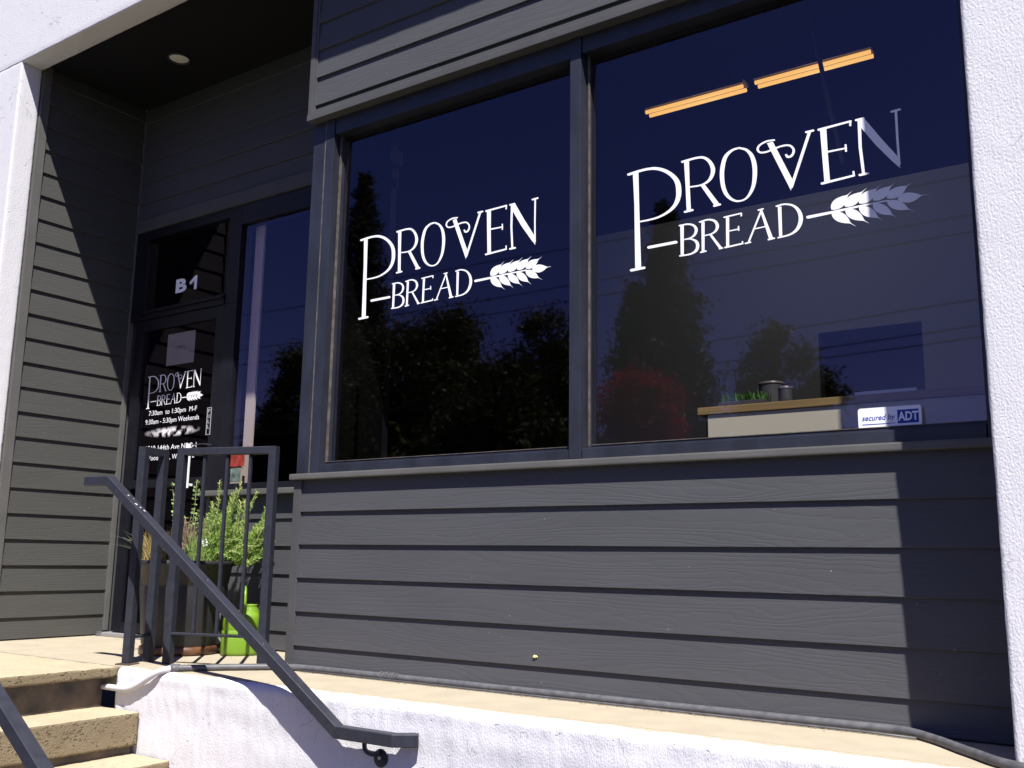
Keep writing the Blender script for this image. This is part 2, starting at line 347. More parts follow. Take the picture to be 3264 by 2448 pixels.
def text_mesh(name, s, x0, x1, z0, z1, y, m, parent, bold=0.0, shear=0.0, uniform=False, loc=None, cap=None):
    """lettering fitted to a box on a wall facing -Y"""
    cu = bpy.data.curves.new(name, 'FONT'); cu.body = s; cu.offset = bold; cu.shear = shear; cu.resolution_u = 4
    o = bpy.data.objects.new('tmp', cu); sc.collection.objects.link(o)
    dg = bpy.context.evaluated_depsgraph_get(); me = bpy.data.meshes.new_from_object(o.evaluated_get(dg)); bpy.data.objects.remove(o)
    co = np.array([v.co[:] for v in me.vertices]); mn, mxx = co.min(0), co.max(0)
    sx = (x1-x0)/(mxx[0]-mn[0])
    if cap:          # cap = height of a capital: keep the baseline at z0
        sz = cap/0.69
        for v in me.vertices: v.co = (x0+(v.co.x-mn[0])*sx, y, z0+v.co.y*sz)
    else:
        sz = (z1-z0)/(mxx[1]-mn[1])
        for v in me.vertices: v.co = (x0+(v.co.x-mn[0])*sx, y, z0+(v.co.y-mn[1])*sz)
    me.name = name; me.materials.clear()
    return link(name, me, m, parent, loc)

LOGO = '[[0,[-33,2050],[94,2052],[103,1349],[114,851],[135,7],[3,0],[-3,868],[-5,1367]],[66,[-119,2016],[-74,2020],[-30,2025],[14,2029],[57,2032],[98,2035],[138,2037],[176,2039],[214,2040],[250,2040],[288,2038],[326,2035],[364,2031],[400,2025],[436,2017],[471,2007],[507,1995],[544,1979],[581,1962],[616,1943],[649,1922],[682,1900],[713,1876],[744,1850],[772,1823],[798,1795],[821,1767],[843,1738],[861,1709],[877,1679],[890,1650],[899,1620],[906,1588],[911,1554],[914,1520],[916,1486],[917,1455],[918,1424],[917,1394],[914,1365],[909,1337],[902,1310],[893,1282],[882,1256],[869,1230],[854,1207],[836,1184],[816,1163],[793,1143],[768,1123],[739,1105],[705,1087],[668,1070],[628,1054],[587,1040],[547,1029],[509,1020],[471,1014],[432,1010],[391,1007],[348,1005],[302,1003],[253,1003],[203,1003],[152,1004],[102,1005],[92,1003],[86,997],[86,988],[91,980],[100,974],[111,971],[162,971],[212,969],[263,968],[313,968],[360,969],[405,971],[447,973],[488,977],[530,982],[572,990],[615,1000],[659,1013],[703,1028],[744,1044],[782,1061],[816,1079],[847,1097],[875,1117],[902,1139],[925,1162],[947,1188],[966,1215],[982,1243],[996,1272],[1007,1303],[1016,1334],[1023,1366],[1027,1399],[1029,1433],[1029,1467],[1027,1502],[1024,1540],[1018,1578],[1008,1618],[994,1657],[976,1695],[953,1731],[928,1766],[900,1799],[871,1831],[839,1862],[805,1893],[769,1922],[731,1950],[691,1975],[651,1998],[608,2018],[565,2037],[522,2052],[479,2065],[437,2075],[395,2081],[354,2085],[314,2088],[275,2090],[235,2091],[196,2091],[157,2091],[117,2089],[76,2087],[33,2085],[-10,2081],[-55,2077],[-99,2072],[-143,2068],[-157,2063],[-164,2053],[-162,2039],[-151,2027],[-136,2018]],[2,[-72,-22],[206,-12],[221,-8],[229,2],[230,14],[221,26],[207,35],[190,38],[-90,33],[-106,29],[-116,19],[-116,5],[-107,-9],[-91,-19]],[0,[1096,2032],[1201,2038],[1206,1510],[1222,1017],[1133,1014],[1119,1525]],[46,[1071,2021],[1097,2023],[1123,2025],[1148,2028],[1175,2030],[1205,2031],[1240,2033],[1277,2035],[1316,2036],[1353,2036],[1386,2034],[1416,2031],[1443,2026],[1467,2020],[1488,2012],[1507,2002],[1527,1988],[1546,1971],[1565,1952],[1583,1930],[1598,1908],[1613,1882],[1626,1854],[1637,1825],[1645,1796],[1650,1770],[1653,1744],[1652,1717],[1649,1690],[1644,1664],[1637,1640],[1627,1617],[1616,1596],[1602,1576],[1586,1557],[1567,1541],[1545,1528],[1522,1516],[1495,1507],[1465,1499],[1430,1494],[1390,1492],[1344,1494],[1295,1497],[1244,1502],[1195,1505],[1186,1503],[1180,1498],[1179,1491],[1183,1483],[1191,1477],[1201,1475],[1250,1471],[1301,1467],[1351,1463],[1399,1461],[1443,1462],[1482,1465],[1517,1471],[1549,1480],[1579,1490],[1606,1503],[1632,1519],[1655,1538],[1676,1559],[1694,1582],[1709,1607],[1721,1634],[1731,1663],[1737,1694],[1740,1727],[1738,1760],[1730,1794],[1718,1829],[1701,1864],[1683,1896],[1663,1926],[1641,1954],[1617,1980],[1591,2004],[1563,2025],[1533,2043],[1502,2057],[1471,2066],[1440,2071],[1409,2075],[1377,2077],[1341,2079],[1301,2079],[1262,2078],[1223,2076],[1189,2075],[1158,2073],[1130,2072],[1103,2070],[1078,2068],[1051,2067],[1039,2062],[1033,2053],[1034,2042],[1043,2030],[1056,2023]],[0,[1431,1472],[1519,1476],[1808,1024],[1716,1000]],[2,[1712,981],[1825,987],[1836,991],[1842,999],[1842,1009],[1835,1019],[1824,1027],[1810,1029],[1697,1023],[1686,1020],[1679,1012],[1680,1001],[1687,991],[1698,984]],[2,[1104,979],[1260,986],[1272,989],[1279,997],[1278,1008],[1271,1019],[1259,1026],[1246,1028],[1089,1021],[1078,1018],[1071,1010],[1071,999],[1078,989],[1091,981]],[76,[2220,2076],[2193,2074],[2165,2074],[2136,2073],[2105,2069],[2073,2061],[2042,2048],[2009,2033],[1976,2013],[1945,1987],[1918,1955],[1896,1915],[1878,1868],[1863,1818],[1851,1767],[1842,1719],[1836,1674],[1833,1628],[1832,1584],[1833,1540],[1835,1498],[1839,1456],[1844,1414],[1850,1373],[1859,1332],[1870,1293],[1883,1256],[1898,1219],[1916,1184],[1937,1150],[1961,1118],[1989,1089],[2019,1061],[2052,1037],[2086,1016],[2120,1000],[2154,988],[2188,982],[2221,979],[2253,979],[2282,983],[2310,988],[2336,997],[2361,1009],[2386,1025],[2410,1045],[2433,1070],[2457,1100],[2480,1133],[2500,1169],[2518,1207],[2532,1246],[2544,1287],[2553,1330],[2560,1373],[2566,1415],[2570,1458],[2573,1502],[2574,1546],[2573,1590],[2570,1633],[2564,1676],[2556,1719],[2545,1762],[2532,1803],[2516,1842],[2497,1878],[2475,1911],[2450,1942],[2424,1970],[2395,1996],[2363,2018],[2330,2035],[2297,2049],[2265,2062],[2234,2075],[2221,2044],[2252,2028],[2283,2013],[2312,1999],[2337,1984],[2359,1966],[2378,1944],[2396,1920],[2412,1893],[2427,1864],[2440,1834],[2451,1801],[2460,1764],[2469,1725],[2475,1685],[2480,1645],[2483,1605],[2485,1563],[2485,1521],[2484,1479],[2482,1437],[2478,1395],[2474,1353],[2468,1311],[2461,1272],[2451,1235],[2438,1199],[2422,1163],[2405,1129],[2387,1099],[2368,1074],[2349,1055],[2331,1039],[2311,1027],[2290,1019],[2267,1014],[2242,1011],[2215,1012],[2187,1016],[2160,1024],[2136,1035],[2112,1050],[2087,1069],[2063,1092],[2040,1117],[2021,1142],[2004,1168],[1988,1197],[1974,1228],[1962,1260],[1951,1294],[1942,1329],[1935,1366],[1929,1404],[1925,1444],[1922,1484],[1920,1525],[1920,1566],[1920,1608],[1923,1650],[1929,1693],[1937,1739],[1947,1788],[1959,1836],[1974,1879],[1990,1915],[2008,1943],[2030,1967],[2055,1988],[2081,2005],[2106,2019],[2129,2028],[2154,2033],[2179,2035],[2207,2036],[2235,2038]],[0,[2780,2019],[2891,2026],[3231,1210],[3200,995]],[2,[3558,2063],[3183,1074],[3182,1063],[3189,1051],[3202,1042],[3216,1039],[3229,1043],[3236,1051],[3611,2038],[3612,2050],[3605,2062],[3593,2071],[3578,2075],[3566,2072]],[2,[3530,2035],[3654,2036],[3664,2039],[3671,2047],[3671,2057],[3665,2067],[3654,2075],[3642,2077],[3518,2076],[3507,2073],[3501,2066],[3501,2055],[3507,2045],[3518,2038]],[66,[2913,2066],[2885,2069],[2856,2072],[2827,2075],[2796,2077],[2766,2075],[2735,2070],[2704,2062],[2675,2053],[2648,2042],[2625,2029],[2607,2015],[2593,1998],[2582,1980],[2576,1962],[2574,1944],[2577,1924],[2586,1905],[2598,1885],[2615,1868],[2637,1854],[2661,1844],[2687,1838],[2714,1835],[2742,1833],[2772,1834],[2802,1837],[2835,1842],[2868,1849],[2900,1856],[2930,1862],[2959,1866],[2988,1871],[3015,1875],[3042,1878],[3068,1879],[3094,1879],[3121,1877],[3146,1874],[3169,1870],[3186,1863],[3201,1854],[3215,1842],[3228,1828],[3239,1814],[3247,1800],[3252,1787],[3255,1774],[3256,1760],[3255,1746],[3253,1734],[3248,1721],[3242,1709],[3233,1697],[3224,1687],[3215,1681],[3206,1677],[3195,1675],[3184,1674],[3175,1675],[3172,1676],[3174,1674],[3172,1677],[3168,1685],[3162,1696],[3156,1706],[3148,1715],[3137,1720],[3126,1721],[3117,1716],[3113,1708],[3115,1698],[3120,1689],[3123,1678],[3129,1666],[3139,1651],[3158,1638],[3178,1633],[3196,1632],[3215,1633],[3233,1638],[3249,1646],[3262,1656],[3273,1670],[3283,1685],[3291,1701],[3297,1717],[3300,1734],[3301,1751],[3300,1770],[3295,1789],[3287,1808],[3276,1826],[3261,1845],[3244,1864],[3223,1881],[3198,1894],[3172,1903],[3144,1909],[3115,1912],[3086,1913],[3057,1913],[3029,1912],[3000,1909],[2971,1905],[2943,1900],[2913,1895],[2882,1889],[2849,1882],[2817,1876],[2787,1870],[2759,1868],[2733,1868],[2708,1870],[2685,1873],[2666,1878],[2652,1884],[2642,1891],[2633,1901],[2625,1912],[2620,1924],[2618,1936],[2619,1947],[2623,1961],[2630,1975],[2641,1988],[2655,2000],[2673,2011],[2698,2021],[2725,2029],[2754,2036],[2781,2041],[2807,2042],[2833,2041],[2861,2038],[2890,2035],[2919,2032],[2929,2034],[2935,2039],[2936,2048],[2932,2056],[2924,2063]],[0,[3774,2037],[3888,2042],[3894,1530],[3911,1024],[3811,1014],[3791,1549]],[2,[3760,2023],[4328,2048],[4336,2051],[4341,2058],[4341,2067],[4336,2075],[4327,2082],[4317,2084],[3745,2068],[3733,2065],[3727,2056],[3727,2045],[3734,2033],[3746,2026]],[2,[4300,2067],[4293,1993],[4295,1985],[4301,1978],[4309,1974],[4318,1973],[4325,1977],[4328,1983],[4334,2058],[4332,2066],[4327,2073],[4318,2077],[4309,2077],[4303,2074]],[2,[3889,1569],[4223,1564],[4231,1566],[4236,1571],[4237,1579],[4233,1586],[4225,1592],[4216,1594],[3881,1604],[3871,1602],[3865,1596],[3865,1587],[3870,1578],[3878,1571]],[2,[4196,1645],[4198,1526],[4201,1518],[4207,1512],[4216,1508],[4224,1508],[4231,1513],[4233,1520],[4231,1638],[4228,1646],[4222,1653],[4213,1657],[4204,1656],[4198,1652]],[2,[3775,988],[4336,1020],[4345,1023],[4351,1030],[4351,1039],[4345,1048],[4336,1055],[4325,1057],[3761,1032],[3750,1028],[3743,1020],[3743,1009],[3750,998],[3762,990]],[2,[4348,1036],[4344,1108],[4341,1116],[4334,1123],[4326,1126],[4317,1125],[4311,1121],[4309,1114],[4313,1041],[4316,1033],[4323,1027],[4331,1023],[4340,1024],[4346,1029]],[3,[4441,2043],[4437,1543],[4472,1035],[4524,1028],[4490,1533],[4500,2030]],[2,[4423,2041],[4547,2043],[4557,2046],[4563,2053],[4563,2063],[4557,2073],[4547,2081],[4535,2083],[4412,2081],[4401,2078],[4396,2070],[4396,2060],[4402,2050],[4412,2043]],[2,[4438,1004],[4576,1005],[4587,1008],[4593,1015],[4594,1026],[4588,1036],[4578,1044],[4566,1046],[4428,1046],[4417,1043],[4410,1035],[4410,1025],[4416,1015],[4426,1007]],[0,[4476,2053],[4559,2059],[4808,1642],[5076,1228],[5112,1000],[5001,1137],[4732,1510],[4505,1881]],[3,[5073,2068],[5073,1535],[5081,1067],[5121,1060],[5113,1527],[5116,2059]],[2,[5029,2043],[5167,2051],[5176,2054],[5181,2062],[5181,2071],[5175,2081],[5165,2088],[5154,2090],[5016,2082],[5007,2079],[5002,2071],[5002,2061],[5008,2052],[5018,2045]],[2,[319,385],[904,390],[920,394],[930,404],[930,418],[922,433],[906,443],[887,447],[302,442],[286,438],[275,428],[275,413],[284,399],[300,388]],[2,[994,743],[993,145],[1058,134],[1069,730]],[31,[984,725],[1019,725],[1054,726],[1089,727],[1121,726],[1149,722],[1175,716],[1200,708],[1221,699],[1240,688],[1254,677],[1267,665],[1277,650],[1286,635],[1292,619],[1296,604],[1296,588],[1294,570],[1289,551],[1282,533],[1274,518],[1264,505],[1252,492],[1238,481],[1220,471],[1200,463],[1175,457],[1145,454],[1112,452],[1078,451],[1045,448],[1039,446],[1035,442],[1036,436],[1039,431],[1046,427],[1053,426],[1086,428],[1120,429],[1154,430],[1187,432],[1216,437],[1242,444],[1265,453],[1286,463],[1304,476],[1320,491],[1333,509],[1344,529],[1353,551],[1357,575],[1357,598],[1351,621],[1340,644],[1325,666],[1307,686],[1286,704],[1262,719],[1236,731],[1208,741],[1179,748],[1148,754],[1115,757],[1080,757],[1045,756],[1009,755],[975,755],[966,752],[961,747],[961,739],[966,732],[974,727]],[31,[1056,434],[1088,430],[1121,428],[1152,425],[1181,421],[1206,414],[1229,403],[1250,390],[1268,375],[1283,361],[1295,347],[1303,334],[1309,318],[1314,302],[1316,285],[1317,269],[1315,252],[1312,235],[1307,218],[1299,203],[1288,190],[1275,177],[1258,166],[1238,155],[1214,147],[1185,140],[1150,137],[1110,136],[1065,137],[1019,139],[974,140],[965,138],[960,133],[959,125],[963,118],[971,112],[981,110],[1025,109],[1071,107],[1117,106],[1160,106],[1199,109],[1233,114],[1263,121],[1291,130],[1314,141],[1335,155],[1353,172],[1366,192],[1375,213],[1381,235],[1384,256],[1383,278],[1379,301],[1371,324],[1359,347],[1343,368],[1322,387],[1297,403],[1270,417],[1241,429],[1212,438],[1181,445],[1149,448],[1117,450],[1085,451],[1053,453],[1047,452],[1043,449],[1042,444],[1045,439],[1050,435]],[2,[1436,729],[1430,128],[1488,118],[1503,717]],[2,[1416,108],[1521,115],[1529,118],[1534,124],[1533,131],[1528,138],[1520,143],[1511,144],[1406,137],[1398,135],[1393,129],[1393,122],[1398,115],[1407,110]],[31,[1409,719],[1444,722],[1480,727],[1514,732],[1547,734],[1576,732],[1603,726],[1628,717],[1652,706],[1672,694],[1687,682],[1699,669],[1709,653],[1717,635],[1723,617],[1727,601],[1728,585],[1727,568],[1724,551],[1719,535],[1711,520],[1702,507],[1691,495],[1677,484],[1660,474],[1639,466],[1611,461],[1577,457],[1539,456],[1500,454],[1463,452],[1457,451],[1453,446],[1453,441],[1457,435],[1463,432],[1470,430],[1508,432],[1547,432],[1585,433],[1622,436],[1654,440],[1681,447],[1704,456],[1724,467],[1741,479],[1756,493],[1769,510],[1780,529],[1788,550],[1793,572],[1792,595],[1787,619],[1777,643],[1764,667],[1745,690],[1723,711],[1697,727],[1668,741],[1637,751],[1605,759],[1572,764],[1538,764],[1502,762],[1466,757],[1431,752],[1396,748],[1388,745],[1384,739],[1385,731],[1391,724],[1399,720]],[2,[1596,432],[1790,125],[1844,141],[1638,444]],[2,[1799,115],[1855,119],[1863,121],[1867,127],[1867,134],[1862,141],[1854,146],[1845,148],[1788,144],[1781,141],[1776,135],[1776,128],[1781,121],[1789,116]],[2,[1936,724],[1926,138],[1985,127],[2001,712]],[2,[1908,718],[2244,733],[2252,735],[2256,740],[2256,747],[2251,754],[2244,758],[2236,760],[1898,747],[1890,745],[1885,739],[1886,732],[1890,725],[1898,720]],[2,[2229,745],[2224,698],[2226,692],[2231,687],[2238,683],[2245,683],[2251,686],[2254,691],[2258,738],[2256,744],[2251,750],[2244,753],[2237,753],[2231,750]],[2,[1962,431],[2182,434],[2188,435],[2192,440],[2193,446],[2189,452],[2183,456],[2175,458],[1955,455],[1948,453],[1944,449],[1944,443],[1948,437],[1954,432]],[2,[2165,499],[2167,424],[2170,418],[2175,412],[2183,410],[2190,410],[2195,414],[2197,419],[2194,495],[2192,501],[2186,506],[2179,509],[2172,508],[2166,505]],[2,[1911,117],[2252,135],[2261,137],[2266,143],[2266,151],[2261,159],[2252,164],[2242,166],[1901,148],[1892,145],[1887,139],[1887,131],[1892,124],[1901,118]],[2,[2268,146],[2263,186],[2261,192],[2255,197],[2248,199],[2240,198],[2236,194],[2234,189],[2239,148],[2241,142],[2247,137],[2255,135],[2262,136],[2266,140]],[2,[2622,745],[2352,164],[2385,149],[2655,730]],[2,[2603,740],[2761,144],[2838,147],[2645,741]],[2,[2310,128],[2408,135],[2416,137],[2420,143],[2420,150],[2415,157],[2407,162],[2398,163],[2301,156],[2293,154],[2289,148],[2289,141],[2294,134],[2301,129]],[2,[2754,122],[2861,130],[2869,132],[2874,138],[2874,146],[2869,153],[2860,159],[2851,160],[2744,152],[2736,150],[2731,143],[2731,136],[2736,128],[2745,123]],[2,[2473,379],[2721,388],[2728,390],[2732,395],[2732,401],[2728,407],[2722,411],[2714,412],[2466,403],[2460,401],[2456,396],[2456,390],[2459,384],[2466,380]],[2,[2581,727],[2669,734],[2677,736],[2681,742],[2680,749],[2675,756],[2668,761],[2659,762],[2570,755],[2563,753],[2559,747],[2559,740],[2564,733],[2572,728]],[2,[2945,737],[2950,166],[3009,157],[3013,724]],[41,[2924,735],[2954,738],[2984,741],[3013,744],[3041,745],[3069,743],[3098,737],[3129,728],[3159,716],[3187,703],[3211,689],[3231,671],[3249,652],[3266,630],[3280,607],[3293,584],[3303,560],[3311,535],[3317,509],[3321,483],[3323,458],[3323,433],[3321,407],[3317,382],[3311,357],[3304,334],[3295,312],[3284,290],[3272,270],[3258,251],[3242,234],[3225,219],[3206,206],[3185,194],[3161,183],[3133,175],[3098,168],[3059,164],[3015,161],[2971,158],[2927,155],[2920,152],[2916,147],[2916,140],[2920,133],[2928,128],[2937,127],[2980,129],[3024,131],[3069,134],[3111,137],[3149,143],[3182,151],[3211,160],[3238,170],[3262,183],[3285,198],[3307,216],[3326,235],[3344,257],[3359,280],[3372,304],[3383,330],[3391,358],[3397,387],[3401,417],[3400,447],[3397,478],[3390,509],[3380,540],[3368,570],[3352,598],[3334,625],[3313,651],[3289,676],[3263,698],[3234,718],[3203,735],[3169,748],[3135,759],[3100,767],[3067,773],[3034,775],[3003,774],[2972,770],[2943,766],[2914,763],[2906,761],[2902,755],[2903,748],[2908,741],[2916,736]],[4,[3499,398],[3930,410],[4429,437],[4891,447],[4898,449],[4903,454],[4903,460],[4899,467],[4893,472],[4885,474],[4420,471],[3917,458],[3484,454],[3469,450],[3460,439],[3459,425],[3467,411],[3482,401]],[0,[3915,485],[3978,470],[4024,472],[4063,480],[4096,494],[4124,513],[4148,536],[4167,564],[4182,594],[4194,629],[4203,666],[4218,697],[4243,719],[4268,740],[4293,761],[4265,743],[4236,725],[4208,707],[4169,699],[4123,698],[4081,692],[4042,684],[4007,672],[3976,655],[3950,635],[3929,609],[3914,578],[3905,540]],[0,[4151,493],[4214,477],[4261,479],[4300,487],[4334,500],[4363,519],[4388,542],[4408,569],[4425,599],[4439,633],[4449,671],[4466,701],[4492,722],[4518,743],[4544,764],[4515,747],[4485,729],[4455,712],[4416,704],[4370,703],[4328,698],[4288,690],[4252,678],[4221,662],[4193,642],[4171,616],[4154,585],[4144,548]],[0,[4398,503],[4460,487],[4506,489],[4545,497],[4579,510],[4607,529],[4632,551],[4652,578],[4669,609],[4682,642],[4692,680],[4709,710],[4735,731],[4761,752],[4787,773],[4757,755],[4728,738],[4699,720],[4660,713],[4614,712],[4572,707],[4534,699],[4498,687],[4467,671],[4440,651],[4418,626],[4401,595],[4391,557]],[0,[4636,509],[4698,492],[4742,492],[4781,499],[4814,512],[4843,529],[4867,551],[4888,576],[4905,606],[4919,638],[4929,675],[4946,705],[4972,724],[4998,744],[5024,764],[4995,748],[4966,731],[4936,715],[4898,708],[4853,709],[4812,705],[4774,698],[4739,688],[4708,673],[4681,654],[4658,629],[4641,600],[4631,563]],[0,[4867,503],[4926,480],[4972,475],[5012,477],[5048,485],[5080,499],[5108,517],[5133,539],[5155,566],[5174,595],[5191,629],[5213,656],[5242,672],[5271,688],[5301,704],[5269,692],[5237,679],[5205,667],[5165,665],[5119,670],[5077,672],[5037,669],[5000,663],[4966,653],[4936,637],[4909,616],[4887,590],[4870,556]],[0,[3918,435],[3917,383],[3930,344],[3950,310],[3974,281],[4003,256],[4035,234],[4071,216],[4110,200],[4152,187],[4197,177],[4236,162],[4266,139],[4297,116],[4327,94],[4300,119],[4272,144],[4245,170],[4226,203],[4212,242],[4196,277],[4177,310],[4154,341],[4128,368],[4098,392],[4063,411],[4024,427],[3979,438]],[0,[4157,436],[4156,384],[4170,345],[4189,312],[4213,283],[4241,258],[4273,237],[4308,219],[4347,204],[4388,191],[4432,181],[4471,166],[4501,144],[4531,121],[4560,99],[4533,124],[4506,149],[4479,174],[4461,207],[4448,245],[4431,281],[4412,313],[4390,343],[4364,370],[4335,394],[4301,413],[4262,429],[4217,439]],[0,[4394,439],[4393,387],[4407,349],[4426,316],[4450,287],[4478,263],[4510,241],[4545,224],[4584,209],[4625,196],[4668,187],[4707,172],[4737,150],[4766,128],[4796,106],[4769,130],[4742,155],[4715,180],[4696,213],[4683,251],[4666,286],[4647,319],[4625,348],[4599,375],[4569,398],[4535,418],[4497,433],[4452,442]],[0,[4627,444],[4627,393],[4641,354],[4661,321],[4685,292],[4714,267],[4746,246],[4781,228],[4819,213],[4860,201],[4904,191],[4942,177],[4972,154],[5002,132],[5032,109],[5005,134],[4977,159],[4950,184],[4931,217],[4917,255],[4900,291],[4881,323],[4858,353],[4832,380],[4802,403],[4768,423],[4730,438],[4686,448]],[0,[4863,447],[4874,394],[4895,357],[4921,327],[4950,301],[4981,281],[5016,264],[5053,252],[5092,242],[5133,236],[5176,234],[5215,225],[5248,207],[5281,189],[5314,171],[5283,192],[5252,213],[5221,234],[5196,264],[5175,301],[5152,334],[5127,364],[5099,391],[5069,414],[5036,433],[5000,447],[4961,456],[4917,459]],[0,[5035,448],[5081,402],[5122,379],[5161,363],[5199,355],[5236,353],[5271,357],[5306,366],[5339,380],[5372,397],[5404,420],[5437,433],[5472,435],[5508,436],[5543,438],[5507,441],[5471,443],[5434,446],[5396,462],[5355,485],[5315,504],[5276,519],[5238,530],[5201,535],[5165,535],[5130,528],[5096,514],[5063,492]]]'
# ================================================================ the ground
bm = bmesh.new(); bmesh.ops.create_grid(bm, x_segments=8, y_segments=8, size=300)
for v in bm.verts: v.co.z = -1.1
tag(fin('parking_lot', bm, m_asphalt), kind='structure')
bm = bmesh.new(); bx(bm, -160, 120, -120, -9.5, -1.3, -1.02)
tag(fin('grass_verge', bm, m_grass), kind='structure')

# ================================================================ the building
XL, XF, XR = -6.015, -3.64, -0.438       # side wall of the recess, left corner of the bay, right pilaster
bld = empty('bakery_building', (-3.0, 3.4, 0.0), 'white stucco building with dark grey lap siding, shop windows and a recessed entrance', 'building')
# --- lower siding of the bay
zl = [0.006, 0.112, 0.271, 0.430, 0.589, 0.748]
lap_siding('lower_siding', XF+0.05, XR+0.02, zl, 0.905, 3.40, m_sid, bld)
box('corner_board', XF, XF+0.05, 3.384, 3.46, 0.004, 0.903, m_trim, bld, 0.003)
bm = bmesh.new(); bx(bm, XF+0.004, XR+0.3, 3.405, 3.52, 0.0, 0.93); 
fin('bay_wall_core', bm, m_trim, bld)
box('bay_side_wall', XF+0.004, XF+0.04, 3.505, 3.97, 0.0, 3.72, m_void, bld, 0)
# --- sill
bm = bmesh.new(); bx(bm, XF-0.015, XR+0.004, 3.362, 3.44, 0.905, 0.934, 0.0065); fin('window_sill', bm, m_trim_l, bld)
# --- the two display windows
Yg = 3.455
def glass(name, x0, x1, z0, z1, y, m, parent):
    bm = bmesh.new(); v = [bm.verts.new(p) for p in ((x0, y, z0), (x1, y, z0), (x1, y, z1), (x0, y, z1))]; bm.faces.new(v)
    return fin(name, bm, m, parent, recalc=False)
logo = json.loads(LOGO)
def lettering(x, z, s, y, parent, m=None, name='lettering', label=None):
    bm = bmesh.new()
    for i, p in enumerate(logo):
        n, V_ = p[0], [bm.verts.new((x+q[0]/5000*s, y-0.0015-i*4e-5, z+q[1]/5000*s)) for q in p[1:]]
        if not n: bm.faces.new(V_); continue
        k = (len(V_)-2*n)//2; Lf = V_[:n]; Rt = V_[n+k:2*n+k][::-1]
        for j in range(n-1): bm.faces.new((Lf[j], Lf[j+1], Rt[j+1], Rt[j]))
        if k: bm.faces.new([Lf[-1]]+V_[n:n+k]+[Rt[-1]]); bm.faces.new([Rt[0]]+V_[2*n+k:]+[Lf[0]])
    bmesh.ops.triangulate(bm, faces=bm.faces)
    o = fin(name, bm, m or m_vinyl, parent, recalc=False)
    if label: o['label'] = label
    return o
# left window
w1 = box('display_window', -3.636, -3.548, 3.392, 3.50, 0.934, 2.81, m_frame, bld, 0.003); w1['label'] = 'narrower left display window beside the entrance recess'
bm = bmesh.new()
bx(bm, -3.541, -3.482, 3.388, 3.50, 0.934, 2.81, 0.003); bx(bm, -3.482, -3.470, 3.430, 3.49, 0.95, 2.74, 0.002)
bx(bm, -3.478, -2.052, 3.392, 3.50, 0.934, 0.976, 0.003); bx(bm, -3.466, -2.056, 3.414, 3.475, 0.9765, 0.99, 0.002)
bx(bm, -3.478, -2.052, 3.392, 3.50, 2.70, 2.81, 0.003)
bx(bm, -3.4695, -3.462, 3.442, 3.47, 0.99, 2.70, 0.002)
fin('frame', bm, m_frame, w1)
bm = bmesh.new(); bx(bm, -3.5485, -3.5405, 3.389, 3.42, 0.936, 2.80); bx(bm, -3.4745, -3.4685, 3.427, 3.44, 0.98, 2.70); bx(bm, -3.46, -2.06, 3.4115, 3.43, 0.9895, 0.9925)
fin('gasket', bm, m_groove, w1)
glass('glass', -3.47, -2.03, 0.975, 2.72, Yg, m_glass, w1)
lettering(-3.2958, 1.7011, 1.00729, Yg, w1, label='white hand lettered shop name with a wheat ear')
# right window
w2 = box('display_window', -2.050, -1.996, 3.386, 3.50, 0.937, 2.808, m_frame, bld, 0.003); w2['label'] = 'wider right display window beside the white pilaster'
bm = bmesh.new()
bx(bm, -1.9955, -1.980, 3.434, 3.49, 0.95, 2.74, 0.002)
bx(bm, -1.992, -0.50, 3.392, 3.50, 0.934, 0.979, 0.003); bx(bm, -1.978, -0.50, 3.414, 3.475, 0.9795, 0.992, 0.002)
bx(bm, -1.992, XR+.01, 3.392, 3.50, 2.71, 2.81, 0.003); bx(bm, -0.497, XR+.02, 3.3925, 3.49, 0.934, 2.71, 0.002)
fin('frame', bm, m_frame, w2)
bm = bmesh.new(); bx(bm, -1.9845, -1.9785, 3.431, 3.44, 0.98, 2.71); bx(bm, -1.955, -0.5, 3.4115, 3.43, 0.9915, 0.9945)
fin('gasket', bm, m_groove, w2)
glass('glass', -1.981, -0.47, 0.975, 2.73, Yg, m_glass, w2)
lettering(-1.7758, 1.7095, 1.02743, Yg, w2, label='larger white hand lettered shop name with a wheat ear')
# --- upper siding of the bay, standing a little proud of the windows
UY = 3.360
zu = [2.869+0.158*k for k in range(0, 14)]
lap_siding('upper_siding', -3.594, XR+0.5, zu, 2.869+0.158*14, UY, m_sid_up, bld)
bm = bmesh.new(); bx(bm, -3.640, -3.608, UY-0.018, 3.50, 2.8265, 5.0, 0.003); bx(bm, -3.607, -3.593, UY-0.014, 3.50, 2.838, 5.0, 0.003)
fin('upper_corner_board', bm, m_trim, bld)
bm = bmesh.new(); bx(bm, -3.642, XR+0.5, UY-0.022, 3.46, 2.790, 2.8245, 0.003); bx(bm, -3.640, XR+0.5, UY-0.016, UY+0.03, 2.825, 2.845, 0.003)
bx(bm, -3.63, XR+0.5, UY+0.004, 3.50, 2.8255, 5.0)
fin('head_trim', bm, m_trim, bld)
# --- side wall of the recess
zs_ = [0.006+0.159*k-0.03 for k in range(1, 24)]
lap_siding('side_siding', 3.232, 3.955, [0.008]+zs_, 3.73, XL, m_sid_side, bld, axis='y')
box('side_front_board', XL-0.1, XL+0.018, 3.172, 3.231, 0.004, 3.73, m_trim_l, bld, 0.003)
box('side_back_board', XL-0.1, XL+0.020, 3.955, 3.99, 0.03, 3.73, m_trim_l, bld, 0.003)
box('side_wall_core', XL-0.3, XL-0.002, 3.18, 4.1, 0.0, 4.4, m_trim, bld)
